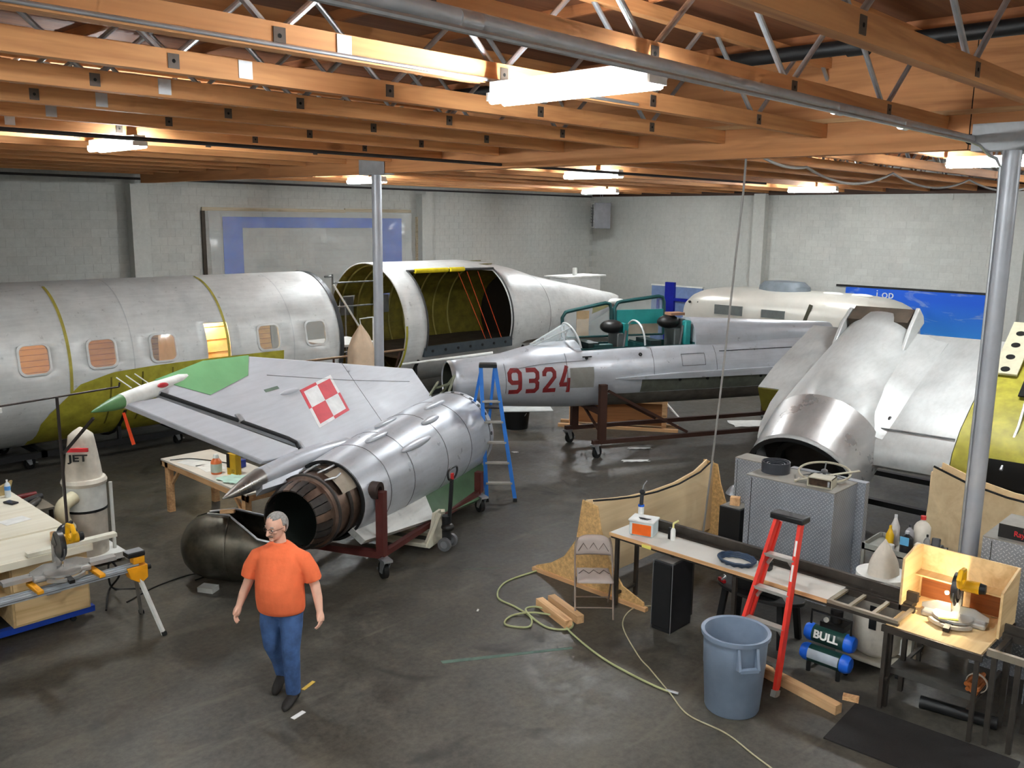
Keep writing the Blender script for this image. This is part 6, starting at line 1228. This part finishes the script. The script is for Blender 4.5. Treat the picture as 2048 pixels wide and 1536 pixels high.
# --- jeans: stride, left leg (+y) forward
hipL, hipR = Vector((.0, .095, .90)), Vector((.0, -.095, .90))
legs = {1: [hipL, Vector((.05, .105, .70)), Vector((.10, .115, .49)), Vector((.10, .12, .28)), Vector((.09, .12, .075))], -1: [hipR, Vector((.03, -.10, .70)), Vector((.02, -.10, .49)), Vector((-.10, -.095, .29)), Vector((-.16, -.09, .11))]}
m = MB(); m.loft([er(.01, .78, .10, .13), er(.0, .85, .13, .172), er(.0, .92, .14, .182), er(.01, 1.0, .138, .178), er(.01, 1.02, .12, .16)])
for s, P_ in legs.items(): m.tube(P_, [.108, .102, .082, .074, .068], 14)
jeans = remesh(m, 'jeans', M_JEAN, Pn, .011, 6)
for s in (1, -1):
    a = legs[s][-1]; toe = 1.0; m = MB()
    pitch = 0.0 if s > 0 else .35
    M = Matrix.Translation((a.x, a.y, 0 if s > 0 else .055)) @ Matrix.Rotation(pitch, 4, 'Y')
    prof_ = [(-.09, .030, .035), (-.07, .042, .05), (.0, .045, .055), (.08, .048, .042), (.15, .046, .034), (.19, .034, .026), (.205, .015, .018)]
    m.xf(M).loft([[Vector((x, w_*cos(2*pi*i/14), h+.0+h*sin(2*pi*i/14))) for i in range(14)] for x, w_, h in prof_]); m.cyl((-.02, 0, .04), (-.01, 0, .12), .05, n=14); sh = m.build('shoe', M_SHOE, Pn, 50)
# --- shirt
m = MB(); m.loft([er(.015, .835, .16, .212), er(.02, .87, .175, .222), er(.03, .98, .19, .226), er(.038, 1.10, .19, .222), er(.03, 1.20, .172, .216), er(.012, 1.30, .148, .212), er(.0, 1.37, .126, .20), er(-.008, 1.42, .10, .168), er(-.01, 1.455, .08, .12), er(-.008, 1.482, .07, .08)])
sh_ = {1: [Vector((-.005, .125, 1.37)), Vector((-.01, .21, 1.325)), Vector((-.02, .27, 1.22)), Vector((-.025, .295, 1.13))], -1: [Vector((-.005, -.125, 1.37)), Vector((-.0, -.21, 1.325)), Vector((.0, -.275, 1.22)), Vector((.005, -.30, 1.13))]}
for s, P_ in sh_.items(): m.tube(P_, [.07, .083, .083, .082], 16)
shirt = remesh(m, 't_shirt', M_SHIRT, Pn, .010, 6)
# --- body: head, neck, arms, hands in one surface (trunk and legs inside the clothes)
HM = Matrix.Translation((.0, 0, 1.52)) @ Matrix.Rotation(radians(-24), 4, 'Z') @ Matrix.Rotation(radians(10), 4, 'Y')
m = MB(); m.loft([er(-.0, .9, .12, .15), er(0, 1.1, .14, .17), er(0, 1.3, .12, .18), er(-.005, 1.41, .07, .10), er(-.005, 1.45, .056, .060), er(.0, 1.50, .054, .056), er(.008, 1.56, .052, .054)])
m.xf(HM)
m.loft([er(.045, .005, .030, .026), er(.040, .02, .052, .045), er(.030, .045, .070, .060), er(.022, .075, .083, .070), er(.016, .105, .092, .075), er(.012, .135, .098, .078), er(.006, .165, .099, .079), er(.002, .195, .092, .073), er(.0, .22, .073, .058), er(-.0, .236, .04, .034)])
m.tube([(.102, 0, .128), (.118, 0, .10), (.126, 0, .082), (.108, 0, .076)], [.010, .013, .017, .012], 10)      # nose
m.ball((.112, .014, .08), .009, 8, 6); m.ball((.112, -.014, .08), .009, 8, 6)
for s in (1, -1):
    m.ball((-.002, s*.080, .105), (.018, .009, .031), 10, 8); m.ball((.082, s*.034, .142), (.022, .026, .008), 10, 6); m.ball((.075, s*.045, .095), (.02, .02, .016), 10, 6)
m.ball((.092, 0, .018), (.018, .026, .014), 10, 6); m.ball((.100, 0, .050), (.012, .026, .007), 10, 6); m.ball((.098, 0, .040), (.012, .022, .007), 10, 6)
m.X = None
arms = {1: [Vector((-.005, .13, 1.34)), Vector((-.02, .262, 1.21)), Vector((-.03, .31, 1.08)), Vector((.0, .345, .97)), Vector((.04, .375, .86))], -1: [Vector((-.005, -.13, 1.34)), Vector((.0, -.267, 1.21)), Vector((.0, -.315, 1.08)), Vector((.03, -.355, .97)), Vector((.07, -.385, .86))]}
for s, P_ in arms.items():
    m.tube(P_, [.04, .05, .046, .042, .029], 14)
    w_ = P_[-1]; d_ = (P_[-1]-P_[-2]).normalized(); fw = Vector((1, 0, 0)); fw = (fw-d_*fw.dot(d_)).normalized(); out = d_.cross(fw)*1.0
    # palm
    m.tube([w_-d_*.01, w_+d_*.03, w_+d_*.06, w_+d_*.085], [.028, .036, .036, .030], 12)
    for k, (o_, L_) in enumerate(((.030, .062), (.011, .072), (-.010, .068), (-.029, .052))):
        b = w_+d_*.075+fw*o_; inn = Vector((.25, -s, 0)); inn = (inn-d_*inn.dot(d_)).normalized(); e1 = b+d_*L_*.45+inn*.008; e2 = e1+d_*L_*.3+inn*.018; e3 = e2+d_*L_*.2+inn*.024
        m.tube([b-d_*.02, b, e1, e2, e3], [.0095, .0098, .0092, .0085, .0072], 8)
    tb = w_+d_*.03+fw*.030; m.tube([w_+d_*.015+fw*.012, tb, tb+fw*.022+d_*.025, tb+fw*.028+d_*.05], [.014, .0125, .011, .009], 8)
body = remesh(m, 'body', M_SKINP, Pn, .0058, 3)
# --- hair, glasses, moustache, eyes
vs = []; fs = []; nu, nv = 32, 18
for k in range(nv+1):
    t_ = pi*k/nv
    for i in range(nu): a = 2*pi*i/nu; vs.append(Vector((.004+.106*sin(t_)*cos(a), .086*sin(t_)*sin(a), .135+.108*cos(t_))))
for k in range(nv):
    for i in range(nu):
        q = [k*nu+i, k*nu+(i+1) % nu, (k+1)*nu+(i+1) % nu, (k+1)*nu+i]; c_ = sum((vs[j] for j in q), Vector())/4
        if (c_.x < .062 and c_.z > .200) or (c_.x < .012 and c_.z > .13) or (c_.x < -.03 and c_.z > .055): fs.append(tuple(q))
o = MB().xf(HM).add(vs, fs).build('hair', M_HAIR, Pn, 60); q = o.modifiers.new('t', 'SOLIDIFY'); q.thickness = .012; q.offset = 0
gl = MB().xf(HM)
for s in (1, -1): gl.tube([(.110-.012*abs(sin(a)*0), s*.034+.025*cos(a), .118+.018*sin(a)) for a in [2*pi*i/16 for i in range(16)]], .0022, 6, True); gl.tube([(.108, s*.058, .122), (.06, s*.083, .12), (.0, s*.086, .118)], .002, 6)
gl.tube([(.112, -.010, .12), (.116, 0, .124), (.112, .010, .12)], .002, 6); gl.build('glasses', mat('dark_frame', srgb(60, 44, 40), .3), Pn)
MB().xf(HM).tube([(.098, -.036, .056), (.112, -.016, .066), (.116, 0, .067), (.112, .016, .066), (.098, .036, .056)], [.005, .010, .011, .010, .005], 8).build('moustache', mat('grey_brown_hair', srgb(120, 104, 94), .9), Pn)
for s in (1, -1):
    MB().xf(HM).ball((.092, s*.033, .118), (.012, .014, .011)).mat(1).ball((.1025, s*.033, .118), (.003, .006, .006)).build('eye', [mat('eye_white', srgb(225, 215, 208), .3), mat('iris', srgb(52, 44, 40), .2)], Pn); MB().xf(HM).tube([(.096, s*.018, .146), (.100, s*.034, .151), (.088, s*.055, .146)], .005, 6).build('eyebrow', M_HAIR, Pn)
# ================================================================ LAST SMALL THINGS
o = thing('clamp_lamp', 'round metal lamp reflector with a red clamp on the floor by the wing', 'lamp', (12.55, 7.0, 0), .4)
MB().lathe([(.16, .10), (.155, .11), (.10, .20), (.05, .24), (.045, .23), (.09, .19), (.145, .105)], 22, (0, 0, -.07)).build('reflector', M_ZINC, o); MB().box(-.05, -.26, 0, .05, -.16, .10).build('socket', M_BLACK, o); MB().bar((-.05, -.2, .02), (.2, -.32, .02), .03).build('clamp', mat('clamp_red', srgb(200, 60, 36), .5), o)
o = thing('marker_stand', 'orange pole on a white folding base beyond the jet nose trolley', 'stand', (16.75, 11.2, 0)); MB().cyl((0, 0, 0), (0, 0, .75), .025, n=8).build('pole', mat('pole_orange', srgb(225, 110, 60), .5), o)
for a in (.3, 2.4, 4.5): MB().bar((0, 0, .28), (.42*cos(a), .42*sin(a), .02), .03).build('base_arm', M_WHITE, o)
o = thing('drill_press', 'grey machine tool partly hidden behind the near column by the right wall', 'machine', (20.6, 5.1, 0)); M_MG = mat('machine_grey', srgb(104, 112, 112), .45, .2)
MB().box(-.3, -.3, 0, .3, .3, .12).build('base', M_MG, o); MB().cyl((.1, 0, .1), (.1, 0, 1.9), .06, n=16).build('column', M_STEEL, o); MB().box(-.25, -.25, .95, .2, .25, 1.0).build('table', M_MG, o); MB().box(-.35, -.15, 1.55, .3, .15, 1.9).build('head', M_MG, o, bev=.03); MB().box(-.2, -.3, 1.2, .0, -.05, 1.5).build('switch_box', M_BLACK, o); MB().cyl((-.2, 0, 1.3), (-.2, 0, 1.55), .03, n=10).build('spindle', M_STEEL, o)
GR = {'fluorescent_fixture': 'fluorescent fixtures under the joists', 'steel_column': 'grey pipe columns', 'diamond_plate_cabinet': 'diamond plate cabinets', 'saddle_jig': 'plywood saddle jigs', 'fuselage_section': 'transport fuselage sections', 'stepladder': 'stepladders', 'mitre_saw': 'mitre saws', 'dust_collector': 'dust collectors', 'paper_sheet': 'paper sheets', 'paper_scrap': 'papers on the floor', 'hand_tool': 'tools behind the bench', 'wood_strip': 'wood strips on the floor', 'wood_offcut': 'wood offcuts', 'floor_scrap': 'floor scraps', 'power_cord': 'black cords', 'chalk_line': 'chalk lines', 'sprinkler_pipe': 'thin roof pipes'}
for o in list(COL.objects):
    b_ = o.name.split('.')[0]
    if o.parent is None and b_ in GR and 'group' not in o: o['group'] = GR[b_]
